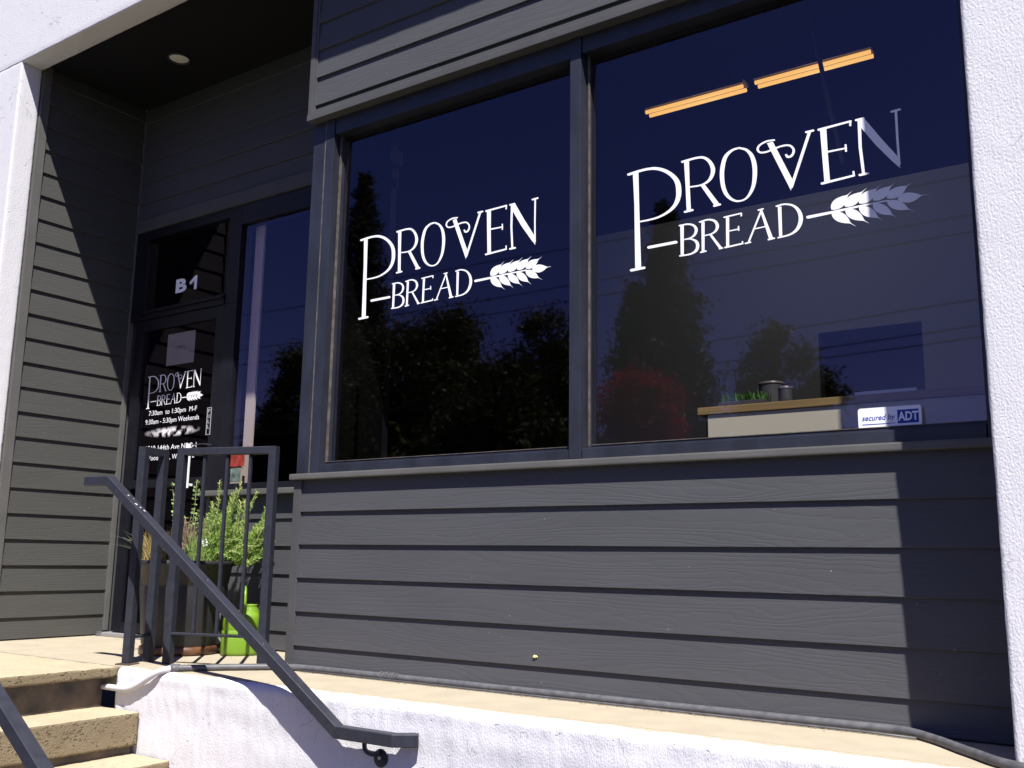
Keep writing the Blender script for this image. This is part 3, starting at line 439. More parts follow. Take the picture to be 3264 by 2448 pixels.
# --- back wall of the recess
DY = 3.971
lap_siding('entrance_siding', XL+0.02, XF+0.1, [2.99-0.118, 2.99, 2.99+.156, 2.99+.312, 2.99+.468, 2.99+.624], 3.73, DY-0.005, m_sid_up, bld)
box('entrance_head_trim', XL+0.02, XF+0.05, 3.945, 4.05, 2.777, 2.868, m_trim, bld, 0.003)
box('entrance_wall_core', XL, XF, 3.975, 4.06, 2.80, 4.3, m_trim, bld)
zk = [0.112, 0.271, 0.430, 0.589, 0.748]
lap_siding('entrance_knee_siding', -4.99, XF+0.01, [0.008]+zk, 0.89, DY-0.005, m_sid_up, bld)
box('knee_corner_board', -5.022, -4.99, 3.950, 4.06, 0.004, 0.888, m_trim, bld, 0.003)
box('knee_wall_core', -5.0, XF, 3.975, 4.07, 0.0, 0.90, m_trim, bld)
box('entrance_sill', -5.05, XF+0.01, 3.905, 3.99, 0.890, 0.924, m_trim_l, bld, 0.0065)
# --- ceiling of the recess with its downlight
box('entrance_ceiling', -6.3, 0.9, 3.172, 4.1, 3.725, 3.80, m_dark, bld, 0)
bm = bmesh.new(); lathe(bm, [(0.074, 3.7245), (0.074, 3.716), (0.066, 3.713), (0.061, 3.7245)], -5.16, 3.60, 32, close=False)
dl = fin('downlight', bm, mat('lamp_trim', (0.03, 0.03, 0.03), 0.5, 0.4), bld, smooth=True)
bm = bmesh.new(); lathe(bm, [(0.0615, 3.722), (0.050, 3.717), (0.001, 3.7155)], -5.16, 3.60, 32, close=False); fin('lens', bm, mat('lamp_lens', (0.75, 0.73, 0.66), 0.5, 0.4), dl, smooth=True)
# --- white stucco portal
def stucco_box(name, x0, x1, y0, y1, z0, z1, label=None, rough=0.0035, seg=0.03):
    bm = bmesh.new(); bx(bm, x0, x1, y0, y1, z0, z1, 0.012)
    for ax, (a, b) in enumerate(((x0, x1), (y0, y1), (z0, z1))):
        n = int((b-a)/seg)
        if ax == 1: n = min(n, 6)
        n = min(n, 130)
        for k in range(1, n):
            co = [0, 0, 0]; co[ax] = a+(b-a)*k/n; no = [0, 0, 0]; no[ax] = 1
            bmesh.ops.bisect_plane(bm, geom=bm.verts[:]+bm.edges[:]+bm.faces[:], plane_co=co, plane_no=no)
    for v in bm.verts:
        d = noise.noise_vector(v.co*40)*rough*.5 + noise.noise_vector(v.co*4)*rough*0.3
        v.co += d
    o = fin(name, bm, m_stucco, bld, smooth=True)
    if label: o['label'] = label
    return o
stucco_box('pilaster', XR, 0.5, 3.043, 3.70, 0.0, 4.6, 'white stucco pilaster right of the windows')
stucco_box('pilaster', -6.9, XL, 3.0265, 3.168, -0.02, 3.70, 'white stucco pilaster left of the recess')
stucco_box('header', -6.9, -4.5, 3.025, 3.170, 3.69, 5.2, 'white stucco header over the recess', seg=0.05)
stucco_box('header', -4.5, 0.5, 3.025, 3.170, 3.85, 5.2, seg=0.06)
box('rear_header', -9.0, 2.5, 3.172, 3.9, 4.6, 6.4, m_trim, bld)
bm = bmesh.new(); bx(bm, -14, -6.9, 3.03, 3.5, -1.1, 6.4); bx(bm, 0.5, 9, 3.05, 3.5, -1.1, 6.4); bx(bm, -6.9, 0.5, 3.03, 3.16, 5.2, 6.4)
fin('outer_wall', bm, m_stucco, bld)
box('roof', -14, 9, 3.03, 13, 6.4, 6.55, m_dark, bld)
# --- inside
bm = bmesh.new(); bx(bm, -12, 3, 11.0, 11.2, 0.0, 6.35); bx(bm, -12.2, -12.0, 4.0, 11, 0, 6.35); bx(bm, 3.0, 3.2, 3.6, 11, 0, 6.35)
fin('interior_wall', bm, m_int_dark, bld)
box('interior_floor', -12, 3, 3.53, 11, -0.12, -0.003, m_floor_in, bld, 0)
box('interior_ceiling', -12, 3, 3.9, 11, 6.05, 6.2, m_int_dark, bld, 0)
bm = bmesh.new()           # lower partition at the back of the shop, with a wide opening
for x0, x1, z0, z1 in ((-5.65, -2.95, 0, 4.37), (-2.95, -1.95, 2.86, 4.37), (-1.95, 3.0, 0, 4.37)): bx(bm, x0, x1, 9.8, 9.95, z0, z1)
fin('interior_partition', bm, m_int, bld)
# --- transom, door, sidelight
tr = box('transom_window', -5.995, -5.862, 3.962, 4.05, 2.13, 2.776, m_black, bld, 0.003)
bm = bmesh.new(); bx(bm, -5.862, -4.993, 3.962, 4.05, 2.712, 2.776, 0.003); bx(bm, -5.862, -4.993, 3.955, 4.05, 2.128, 2.196, 0.003); bx(bm, -4.993, -4.873, 3.962, 4.05, 2.13, 2.776, 0.003)
bx(bm, -5.90, -4.99, 3.935, 3.955, 2.168, 2.180, 0.002)
for k in range(6): bx(bm, -5.80+0.145*k, -5.79+0.145*k, 3.928, 3.94, 2.178, 2.188, 0.002)
fin('frame', bm, m_black, tr)
glass('glass', -5.862, -4.993, 2.196, 2.712, 3.985, m_glass_door, tr)
text_mesh('lettering', 'B', -5.541, -5.425, 2.281, 2.378, 3.983, m_vinyl, tr, bold=0.045)
bm = bmesh.new(); bm.faces.new([bm.verts.new((a_, 3.983, c_)) for a_, c_ in ((-5.345, 2.281), (-5.317, 2.281), (-5.317, 2.377), (-5.341, 2.377), (-5.397, 2.338), (-5.386, 2.320), (-5.345, 2.345))])
fin('lettering', bm, m_vinyl, tr, recalc=False)
door = box('door', -5.93, -5.834, 3.966, 4.012, 0.03, 2.126, m_black, bld, 0.004)
bm = bmesh.new(); bx(bm, -5.072, -4.998, 3.966, 4.012, 0.03, 2.126, 0.004); bx(bm, -5.834, -5.072, 3.968, 4.010, 2.046, 2.126, 0.003)
bx(bm, -5.834, -5.072, 3.968, 4.010, 0.03, 0.09, 0.003); bx(bm, -5.834, -5.072, 3.950, 3.99, 0.962, 1.016, 0.003)
fin('stiles_and_rails', bm, m_black, door)
glass('glass', -5.834, -5.072, 0.09, 2.046, 3.985, m_glass_door, door)
bm = bmesh.new(); bx(bm, -5.196, -5.160, 3.90, 3.914, 0.945, 1.225, 0.002); bx(bm, -5.185, -5.17, 3.91, 3.966, 0.96, 0.975, 0.002)
fin('handle', bm, mat('pale_handle', (0.85, 0.87, 0.85), 0.45, 0.4), door)
bm = bmesh.new(); bx(bm, -5.185, -5.03, 3.907, 3.913, 1.216, 1.221, 0.001); bx(bm, -5.04, -5.032, 3.907, 3.967, 1.214, 1.222, 0.001); fin('handle_bracket', bm, m_metal_d, door)
dlet = lettering(-5.7515, 1.504, 0.534, 3.985, door, label='small white lettered shop name with a wheat ear')
for s, x0, x1, z in (('7:30am  to 1:30pm  M-F', -5.727, -5.222, 1.453), ('9:30am - 5:30pm Weekends', -5.756, -5.194, 1.394),
                     ('19510 144th Ave NE B-1', -5.756, -5.201, 1.2135), ('Woodinville, WA 98072', -5.722, -5.215, 1.148)):
    text_mesh('lettering', s, x0, x1, z, 0, 3.9825, m_vinyl, door, bold=0.0, cap=0.0325)
# worn, illegible line of lettering
m_smear = bpy.data.materials.new('smeared_vinyl'); m_smear.use_nodes = True
t = m_smear.node_tree; N = t.nodes; b = N['Principled BSDF']; b.inputs['Base Color'].default_value = (0.8, 0.76, 0.78, 1)
g = N.new('ShaderNodeNewGeometry'); mp = N.new('ShaderNodeMapping'); mp.inputs['Location'].default_value = (5.466, 0, -1.331); t.links.new(g.outputs['Position'], mp.inputs[0])
mp.vector_type = 'POINT'; mp2 = N.new('ShaderNodeMapping'); mp2.inputs['Scale'].default_value = (3.3, 0, 27); t.links.new(mp.outputs[0], mp2.inputs[0])
gr = N.new('ShaderNodeVectorMath'); gr.operation = 'LENGTH'; t.links.new(mp2.outputs[0], gr.inputs[0])
nn = N.new('ShaderNodeTexNoise'); nn.inputs['Scale'].default_value = 26; nn.inputs['Detail'].default_value = 1; t.links.new(g.outputs['Position'], nn.inputs['Vector'])
a1 = N.new('ShaderNodeMapRange'); a1.inputs[1].default_value = 1.0; a1.inputs[2].default_value = 0.45; t.links.new(gr.outputs[1 if 'Value' in gr.outputs else 0], a1.inputs[0])
a2 = N.new('ShaderNodeMapRange'); a2.inputs[1].default_value = 0.40; a2.inputs[2].default_value = 0.6; t.links.new(nn.outputs[0], a2.inputs[0])
mu = N.new('ShaderNodeMath'); mu.operation = 'MULTIPLY'; t.links.new(a1.outputs[0], mu.inputs[0]); t.links.new(a2.outputs[0], mu.inputs[1]); t.links.new(mu.outputs[0], b.inputs['Alpha'])
bm = bmesh.new(); v = [bm.verts.new(p) for p in ((-5.77, 3.9822, 1.29), (-5.16, 3.9822, 1.29), (-5.16, 3.9822, 1.372), (-5.77, 3.9822, 1.372))]; bm.faces.new(v)
o = fin('smudged_lettering', bm, m_smear, door, recalc=False); o['label'] = 'smudged unreadable line of white lettering'
bm = bmesh.new()
for x0, x1, z0, z1 in ((-5.091, -5.052, 1.456, 1.459), (-5.091, -5.050, 1.283, 1.286), (-5.091, -5.0885, 1.286, 1.456), (-5.0535, -5.051, 1.286, 1.456)): bx(bm, x0, x1, 3.9622, 3.9655, z0, z1)
pl = fin('pull_label', bm, mat('label_grey', (0.42, 0.43, 0.45), 0.6), door)
for k, ch in enumerate('PULL'): text_mesh('lettering', ch, -5.081, -5.062, 1.425-0.034*k, 1.449-0.034*k, 3.9635, pl.data.materials[0], pl, bold=0.01)
box('threshold', -5.99, -4.99, 3.90, 4.05, 0.001, 0.022, mat('threshold_metal', (0.25, 0.24, 0.24), 0.5, 0.5), bld, 0.003)
sl = box('sidelight_window', -4.993, -4.873, 3.962, 4.05, 0.93, 2.128, m_black, bld, 0.003)
bm = bmesh.new(); bx(bm, -4.872, XF+0.02, 3.962, 4.05, 2.642, 2.776, 0.003); bx(bm, -4.872, XF+0.02, 3.962, 4.05, 0.926, 0.966, 0.003); bx(bm, XF-0.02, XF+0.02, 3.96, 4.04, 0.92, 2.70)
fin('frame', bm, m_black, sl)
glass('glass', -4.873, XF+0.0, 0.966, 2.642, 3.985, m_glass, sl)
box('blind', -4.846, -4.766, 4.06, 4.075, 0.94, 2.66, mat('blind_fabric', (0.62, 0.52, 0.50), 0.9), sl, 0.001)

# ================================================================ papers and stickers
def sheet(name, x0, x1, z0, z1, y, m, label, cat, th=0.0012, bev=0):
    bm = bmesh.new(); bx(bm, x0, x1, y, y+th, z0, z1); o = fin(name, bm, m, None, ((x0+x1)/2, y, z0)); ORI[o.name] = Vector(((x0+x1)/2, y, z0)); return tag(o, label, cat)
pap = sheet('paper_notice', -5.592, -5.302, 1.783, 2.0, 3.990, m_paper, 'white paper sheet taped inside the entrance door above the lettering', 'paper notice')
text_mesh('lettering', 'OPEN', -5.50, -5.40, 1.885, 1.912, 3.9885, mat('faint_ink', (0.25, 0.24, 0.26), 0.8), pap)
sheet('red_notice', -4.920, -4.745, 1.074, 1.165, 3.995, mat('red_paper', (0.65, 0.10, 0.05), 0.8, tint=(0.45, 0.05, 0.03), var=0.2, vscale=20), 'red paper notice in the narrow window right of the door', 'notice')
pc = sheet('postcard', -4.920, -4.764, 0.968, 1.069, 4.000, mat('card_cream', (0.55, 0.50, 0.32), 0.8), 'cream edged picture card standing on the frame under the red notice', 'postcard')
bm = bmesh.new(); bx(bm, -4.900, -4.777, 3.9985, 3.9995, 0.985, 1.06); fin('picture', bm, mat('picture_print', (0.30, 0.42, 0.38), 0.7, var=0.6, vscale=18, tint=(0.18, 0.14, 0.10)), pc)
# security sticker
bm = bmesh.new(); cs = []
X0, X1, Z0_, Z1_, rr = -0.906, -0.699, 0.992, 1.063, 0.009
for cx, cz, a0 in ((X1-rr, Z1_-rr, 0), (X0+rr, Z1_-rr, 90), (X0+rr, Z0_+rr, 180), (X1-rr, Z0_+rr, 270)):
    for k in range(5): a = math.radians(a0+22.5*k); cs.append(bm.verts.new((cx+rr*math.cos(a), 3.4255, cz+rr*math.sin(a))))
f = bm.faces.new(cs); r = bmesh.ops.extrude_face_region(bm, geom=[f])
for e in r['geom']:
    if isinstance(e, bmesh.types.BMVert): e.co.y += 0.002
st = fin('security_sticker', bm, m_vinyl, None, (-0.80, 3.4255, 0.992)); ORI[st.name] = Vector((-0.80, 3.4255, 0.992))
tag(st, 'white alarm company sticker low in the right display window', 'sticker')
m_blue = mat('sticker_blue', (0.015, 0.05, 0.33), 0.5)
text_mesh('lettering', 'secured by', -0.893, -0.783, 1.013, 1.038, 3.4250, m_blue, st, bold=0.012, shear=0.25)
bm = bmesh.new(); bx(bm, -0.893, -0.783, 3.4247, 3.4252, 1.0055, 1.0075); bx(bm, -0.776, -0.708, 3.4247, 3.4252, 1.004, 1.050); fin('logo_block', bm, m_blue, st)
text_mesh('lettering', 'ADT', -0.774, -0.709, 1.012, 1.043, 3.4240, m_vinyl, st, bold=0.03)

# ================================================================ inside the shop
ct = empty('shop_counter', (-0.5, 3.63, 0), 'cream counter with a wooden edged top behind the right display window', 'counter')
box('body', -1.552, 2.2, 3.64, 4.25, 0.0, 1.115, m_cream, ct, 0.003)
box('top', -1.592, 2.2, 3.632, 4.30, 1.1165, 1.147, m_wood, ct, 0.003)
box('shade_panel', -1.585, -1.5525, 3.70, 4.2, 0.0, 1.10, m_metal_d, ct, 0.002)
def canister(cx, yy, r, z1, label, cat='canister'):
    c = empty('dark_canister', (cx, yy, 1.1475), label, cat)
    bm = bmesh.new(); lathe(bm, [(r*.9, 1.149), (r, 1.16), (r, z1-0.012)], cx, yy, 24, close=True); fin('body', bm, m_metal_d, c, smooth=False)
    bm = bmesh.new(); lathe(bm, [(r*1.06, z1-0.012), (r*1.08, z1-0.004), (r*.7, z1), (0.002, z1+0.004)], cx, yy, 24, close=False); fin('lid', bm, mat('canister_lid', (0.10, 0.08, 0.085), 0.4, 0.5), c, smooth=True)
canister(-1.395, 3.95, 0.050, 1.285, 'taller dark canister with a pale lid behind the leafy tray on the shop counter')
canister(-1.305, 3.86, 0.028, 1.245, 'shorter dark canister on the shop counter in front of the taller one')
tt = box('paper_roll', -1.03, -0.80, 3.86, 3.93, 1.180, 1.197, m_vinyl, None, 0.002, loc=(-0.92, 3.9, 1.1475), rot=None); ORI[tt.name] = Vector((-0.92, 3.9, 1.1475))
tag(tt, 'thin white strip of paper leaning on the shop counter', 'paper strip'); box('stand', -1.0, -0.83, 3.905, 3.92, 1.1475, 1.186, m_metal_d, tt, 0.002)
# leafy tray
V = []
for i in range(420):
    x, y = rng.uniform(-1.50, -1.33), rng.uniform(3.66, 3.78); h = rng.uniform(0.012, 0.045); a = rng.uniform(0, 6.28); l = rng.uniform(-.014, .014, 2); w = .0035
    d = np.array([math.cos(a), math.sin(a), 0])*w; p = np.array([x, y, 1.162]); q = p+[l[0], l[1], h]
    V.append([p-d, p+d, q+d*.4, q-d*.4])
ty = empty('seedling_tray', (-1.415, 3.72, 1.1475), 'shallow tray of green seedlings on the shop counter', 'seedling tray')
box('tray', -1.51, -1.32, 3.65, 3.79, 1.1485, 1.166, m_metal_d, ty, 0.003)
m_seed = leaf_mat('seedling_leaf', (0.06, 0.13, 0.03)); quads('seedlings', V, m_seed, ty)
# warm fluorescent strips hanging high in the shop
for x0, x1, lab in ((-3.726, -2.787, 'left warm fluorescent strip lamp hanging high in the shop'), (-2.70, -1.729, 'right warm fluorescent strip lamp hanging high in the shop')):
    Lx = (x0+x1)/2
    f_ = empty('strip_lamp', (Lx, 7.5, 4.54), lab, 'strip lamp', 'warm strip lamps hanging in the shop')
    box('housing', x0, x1, 7.44, 7.57, 4.562, 4.60, mat('lamp_housing', (0.10, 0.08, 0.06), 0.6), f_, 0.004)
    for yy in (7.466, 7.546):
        bm = bmesh.new(); sweep(bm, [(x0+.01, yy, 4.537), (x1-.01, yy, 4.537)], circ(0.017, 12)); fin('tube', bm, m_lamp, f_, smooth=False)
    pd = bpy.data.lights.new('strip_light', 'POINT'); pd.energy = 5; pd.shadow_soft_size = 0; pd.color = (1, .93, .85); po = bpy.data.objects.new('strip_light', pd); sc.collection.objects.link(po); po.parent = f_; po.location = (0, 0, -0.35)
    for xx in (x0+.1, x1-.1): box('hanger', xx-.004, xx+.004, 7.501, 7.509, 4.60, 6.05, m_metal_d, f_, 0)
# slanting conduit pipe hanging inside the right window
bm = bmesh.new(); sweep(bm, [(-1.345, 4.42, 3.42), (-1.212, 4.42, 2.58), (-1.18, 4.42, 2.38)], circ(0.011, 10))
tag(fin('ceiling_cable', bm, mat('cable_grey', (0.16, 0.15, 0.17), 0.6), None, (-1.2, 4.42, 3.4), smooth=True), 'thin grey cable slanting down inside the top of the right display window', 'cable')

# ================================================================ plinth, ledge, landing and steps
pl_ = empty('plinth_wall', (-1.7, 2.93, -1.1), 'low white stucco plinth wall with a cream concrete ledge under the shop windows', 'plinth wall')
prof = [(2.992, -0.0008)]
for k in range(0, 9):
    a = math.radians(90*k/8); prof.append((2.962-0.038*math.sin(a), -0.038+0.038*math.cos(a)))
prof += [(2.923+0.001*math.sin(k), -0.04-0.012*k-0.0009*k*k) for k in range(1, 30)] + [(2.93, -1.12)]
x0, x1, nx = -4.285, 2.5, 560
bm = bmesh.new(); cols = []
for i in range(nx+1):
    x = x0+(x1-x0)*i/nx; col = []
    for j, (y, z) in enumerate(prof):
        p = Vector((x, y, z)); e = max(0, 1-abs(j-7)/7)
        d = noise.noise_vector(Vector((x*30, y*30, z*18)))*0.0028 + noise.noise_vector(Vector((x*7, y*7, z*7)))*(0.002+0.004*e) + noise.noise_vector(Vector((x*60, y*60, z*30)))*0.002*e
        if j == 0: d = Vector((0, 0, 0))
        d.x *= 0.3; col.append(bm.verts.new(p+d))
    cols.append(col)
for a, b in zip(cols, cols[1:]):
    for j in range(len(prof)-1): bm.faces.new((a[j], b[j], b[j+1], a[j+1]))
bm.faces.new(cols[0]+[bm.verts.new((x0, 3.4, -1.12)), bm.verts.new((x0, 3.4, -0.0008))])
fin('stucco_face', bm, m_plinth, pl_, smooth=True)
box('ledge', -4.285, 2.5, 2.985, 3.43, -0.10, 0.0, m_ledge, pl_, 0)
# landing and recess floor: one slab each
fl = box('entrance_floor', -12, -4.287, 2.945, 3.98, -0.10, 0.0, m_ledge, None, 0.002, loc=(-5.2, 3.4, -0.1)); tag(fl, kind='structure')
bm = bmesh.new(); bx(bm, -4.2865, XF+0.004, 3.432, 3.98, -0.10, 0.0); tag(fin('recess_floor', bm, m_ledge, None, (-4, 3.7, -0.1)), kind='structure')
sp_ = empty('concrete_steps', (-4.0, 2.3, -1.1), 'cream precast concrete steps running down from the entrance landing along the plinth', 'steps')
def slab(name, x0, x1, y0, y1, z0, z1, m, parent, label=None):
    bm = bmesh.new(); bx(bm, x0, x1, y0, y1, z0, z1, 0.010)
    for ax, (a, b) in enumerate(((max(x0, -5.2), x1), (y0, y1), (z0, z1))):
        n = int((b-a)/(0.02 if ax != 2 else 0.016))
        for k in range(1, n):
            co = [0, 0, 0]; co[ax] = a+(b-a)*k/n; no = [0, 0, 0]; no[ax] = 1
            bmesh.ops.bisect_plane(bm, geom=bm.verts[:]+bm.edges[:]+bm.faces[:], plane_co=co, plane_no=no)
    for v in bm.verts:
        s = 1.0 if v.co.z > z1-0.03 or v.co.x > x1-0.02 else 0.4
        v.co += noise.noise_vector(v.co*38)*0.0022*s + noise.noise_vector(v.co*11)*0.002*s
    o = fin(name, bm, m, parent, smooth=True)
    if label: o['label'] = label
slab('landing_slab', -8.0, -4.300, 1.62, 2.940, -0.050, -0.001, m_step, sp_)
xs = [-4.075, -3.83, -3.58, -3.33, -3.08]
prev = -4.36
for k, xf in enumerate(xs):
    zt = -0.187-0.184*k
    box('riser', prev-0.03, prev, 1.66, 2.90, zt-0.01, (-0.052 if k == 0 else zt+0.184-0.147), m_rust, sp_, 0.002)
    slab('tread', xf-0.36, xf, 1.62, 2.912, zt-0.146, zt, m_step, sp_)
    prev = xf-0.03

# ================================================================ railings
def post_box(bm, x, y, w, z0, z1, ang=math.radians(17)): bx(bm, x-w/2, x+w/2, y-w/2, y+w/2, z0, z1, 0.003, rot=ang, piv=(x, y, 0))
P1, P2, P3, PR = Vector((-4.338, 3.009, 0)), Vector((-4.384, 3.158, 0)), Vector((-4.229, 3.160, 0)), Vector((-3.722, 3.318, 0))
W = 0.040; ZT = 1.072
# main guard panel
g1 = empty('guard_rail', tuple((P3+PR)/2), 'dark metal guard rail panel with three thin bars in front of the plant pot', 'guard rail', 'dark metal guard rails at the entrance')
ang = math.atan2(PR.y-P3.y, PR.x-P3.x); d_ = (PR-P3).normalized(); n_ = Vector((-d_.y, d_.x, 0))
for P in (P3, PR):
    bm = bmesh.new(); post_box(bm, P.x, P.y, W, 0.0, ZT, ang); fin('post', bm, m_steel, g1)
def bar(name, A, B, w, h, zc, m, parent, bev=0.003, ends=0):
    bm = bmesh.new(); A = Vector((A.x, A.y, zc)); B = Vector((B.x, B.y, zc)); t_ = (B-A).normalized()
    sweep(bm, [A+t_*ends, B-t_*ends], sqr(w, h, bev)); return fin(name, bm, m, parent)
bar('top_rail', P3, PR, W-0.002, 0.038, ZT-0.0195, m_steel, g1, ends=W/2+0.0002)
bar('bottom_rail', P3, PR, 0.036, 0.013, 0.146, m_steel, g1, ends=W/2+0.0002)
for k in (1, 2, 3):
    q = P3+(PR-P3)*(k/4.0+0.004); bm = bmesh.new(); bx(bm, q.x-.0075, q.x+.0075, q.y-.0075, q.y+.0075, 0.153, ZT-0.039, 0.001, rot=ang, piv=(q.x, q.y, 0)); fin('baluster', bm, m_steel, g1)
# short return by the steps
g2 = empty('guard_rail', tuple((P1+P2)/2), 'short dark metal return rail of two posts beside the top step', 'guard rail', 'dark metal guard rails at the entrance')
a2_ = math.atan2(P2.y-P1.y, P2.x-P1.x)
for P in (P1, P2):
    bm = bmesh.new(); post_box(bm, P.x, P.y, W, 0.006 if P is P1 else 0.0, ZT-0.002, a2_); fin('post', bm, m_steel, g2)
bar('top_rail', P1, P2, W-0.002, 0.038, ZT-0.0215, m_steel, g2, ends=W/2+0.0002)
bar('bottom_rail', P1, P2, 0.030, 0.013, 0.130, m_steel, g2, ends=W/2+0.0002)
bm = bmesh.new(); bx(bm, P1.x-.042, P1.x+.042, P1.y-.038, P1.y+.038, 0.0005, 0.007, 0.001, rot=a2_, piv=(P1.x, P1.y, 0)); fin('foot_plate', bm, m_rust, g2)
# handrails
def handrail(y, wall, label):
    h = empty('handrail', (-2.9, y, -1.1), label, 'handrail', 'handrails of the steps')
    pts = [(-4.575, y, 0.892), (-4.385, y, 0.888), (-2.762, y, -0.128), (-2.478, y, -0.128)]
    if wall: pts.append((-2.405, y+0.052, -0.127))
    bm = bmesh.new(); sweep(bm, pts, sqr(0.046, 0.046, 0.003)); fin('rail', bm, m_steel, h)
    if wall:
        bm = bmesh.new(); lathe(bm, [(0.034, 0), (0.034, 0.004), (0.012, 0.007)], 0, 0, 28)
        bm.transform(Matrix.Translation((-2.592, 2.9225, -0.213)) @ Matrix.Rotation(math.radians(90), 4, 'X')); fl_ = fin('wall_plate', bm, m_steel, h, smooth=False)
        bm = bmesh.new(); lathe(bm, [(0.007, 0), (0.007, 0.004)], 0, 0, 6); bm.transform(Matrix.Translation((-2.592, 2.9145, -0.212)) @ Matrix.Rotation(math.radians(90), 4, 'X')); fin('bolt', bm, mat('zinc', (0.5, 0.5, 0.5), 0.4, 0.6), fl_)
        bm = bmesh.new(); sweep(bm, smooth_path([(-2.625, y, -0.150), (-2.622, y+.002, -0.178), (-2.61, y+.025, -0.196), (-2.596, 2.915, -0.192)]), circ(0.009, 10)); fin('bracket', bm, m_steel, h, smooth=True)
    else:
        for px_, zt, zb in ((-4.30, 0.815, 0.0), (-2.62, -0.152, -1.1)):
            bm = bmesh.new(); bx(bm, px_-.019, px_+.019, y-.019, y+.019, zb, zt, 0.003); fin('post', bm, m_steel, h)
    return h
def chips(parent, spots, m):
    bm = bmesh.new()
    for x, y, z, s, n_ in spots:
        n_ = Vector(n_).normalized(); u = n_.cross(Vector((.3, .8, .5))).normalized(); w = n_.cross(u); c = Vector((x, y, z))
        ring = [bm.verts.new(c+(u*math.cos(a)+w*math.sin(a)*.6)*s*random.uniform(.5, 1.1)+n_*.0006) for a in [k*math.pi/4 for k in range(8)]]; bm.faces.new(ring)
    fin('paint_chips', bm, m, parent)
hr = handrail(2.863, True, 'dark metal wall handrail slanting down over the white plinth wall')
dz = -1.016/1.623; nt = Vector((-dz, 0, 1)).normalized()
chips(hr, [(x, 2.863+oy, 0.888+dz*(x+4.385)+0.0273*1.0, s, nt) for x, oy, s in ((-4.22, -.004, .010), (-4.195, .008, .006), (-4.15, -.006, .012), (-4.125, .0, .009), (-4.10, .006, .011), (-3.6, .005, .003), (-3.2, -.01, .003))], m_conduit if False else mat('bare_primer', (.45, .42, .42), .8))
handrail(1.70, False, 'dark metal outer handrail at the near side of the steps')

# ================================================================ conduits
cd = empty('conduit', (-2.0, 3.37, 0), 'grey electrical conduit lying along the foot of the siding and over the ledge', 'conduit')
r_ = 0.0150
run = smooth_path([(-0.10, 2.955, .013), (-0.409, 2.985, .013), (-0.56, 3.13, .013), (-0.69, 3.29, .013), (-0.80, 3.366, .016), (-1.0, 3.374, .016), (-2.0, 3.374, .016), (-3.0, 3.374, .016), (-3.45, 3.372, .016),
  (-3.60, 3.335, .016), (-3.70, 3.24, .016), (-3.80, 3.13, .016), (-3.87, 3.03, .016), (-3.925, 2.955, .016)], 8)
bm = bmesh.new(); sweep(bm, run, circ(r_, 12)); fin('pipe', bm, m_conduit, cd, smooth=True)
bm = bmesh.new(); sweep(bm, smooth_path([(-3.926, 2.954, .016), (-3.955, 2.918, .004), (-4.00, 2.903, -.022), (-4.08, 2.902, -.062), (-4.16, 2.902, -.088), (-4.25, 2.902, -.093), (-4.36, 2.902, -.094)], 8), circ(r_*0.95, 12)); o = fin('pipe', bm, m_white_pipe, cd, smooth=True); o['label'] = 'white painted end of the conduit'
bm = bmesh.new()
for k in range(6): sweep(bm, [(-3.01+.018*k, 3.374, .016), (-2.998+.018*k, 3.374, .016)], circ(.021-.002*(k % 2), 12))
fin('coupling', bm, m_conduit, cd, smooth=False)
bm = bmesh.new(); sweep(bm, [(-3.935, 2.957, .016), (-3.905, 2.985, .016)], circ(.0195, 12)); fin('coupling', bm, m_conduit, cd)
bm = bmesh.new(); sweep(bm, [(-3.60, 3.335, .016), (-3.575, 3.35, .016)], circ(.019, 12)); fin('coupling', bm, m_conduit, cd)
bm = bmesh.new(); sweep(bm, [(-0.75, 3.318, .006), (-0.9, 3.338, .006), (-2.0, 3.342, .006), (-3.5, 3.345, .006)], circ(.004, 8))
tag(fin('cable', bm, m_conduit, None, (-2, 3.34, 0), smooth=True), 'thin grey cable lying beside the conduit on the ledge', 'cable')
bm = bmesh.new(); lathe(bm, [(0.02, 0.0), (0.02, 0.03), (0.0, 0.03)], -5.955, 3.90, 14); tag(fin('drain_cap', bm, m_conduit, None, (-5.955, 3.9, 0)), 'small grey cap on the floor at the foot of the door frame', 'drain cap')
# ================================================================ plant pot and watering can
RD = Vector((0.61, 0.79, 0))             # to the right as one faces the pot from the steps
VD = Vector((-0.79, 0.61, 0))
PC = Vector((-4.640, 3.540, 0))
pot = empty('plant_pot', tuple(PC), 'large round dark grey pot with a rusty brown foot standing by the entrance door', 'plant pot')
m_pot = mat('pot_glaze', (0.024, 0.023, 0.024), 0.5, 0.4, bump=(20, 4, 0.15), var=0.3, vscale=7, stretch=(1, 1, 0.25), tint=(0.022, 0.021, 0.022))
bm = bmesh.new(); lathe(bm, [(0.200, 0.045), (0.206, 0.06), (0.235, 0.36), (0.233, 0.368), (0.237, 0.376), (0.252, 0.47), (0.268, 0.474), (0.270, 0.50), (0.255, 0.502), (0.245, 0.46)], PC.x, PC.y, 56, close=False)
fin('body', bm, m_pot, pot, smooth=True)
bm = bmesh.new(); lathe(bm, [(0.205, 0.0), (0.216, 0.008), (0.214, 0.040), (0.203, 0.047), (0.15, 0.047)], PC.x, PC.y, 56)
fin('foot', bm, mat('rusty_glaze', (0.10, 0.042, 0.018), 0.4, 0.5, bump=(25, 5, 0.4), var=0.6, vscale=16, tint=(0.06, 0.03, 0.02)), pot, smooth=True)
bm = bmesh.new(); lathe(bm, [(0.25, 0.465), (0.18, 0.478), (0.001, 0.484)], PC.x, PC.y, 40, close=False)
for v in bm.verts: v.co += noise.noise_vector(v.co*25)*0.01
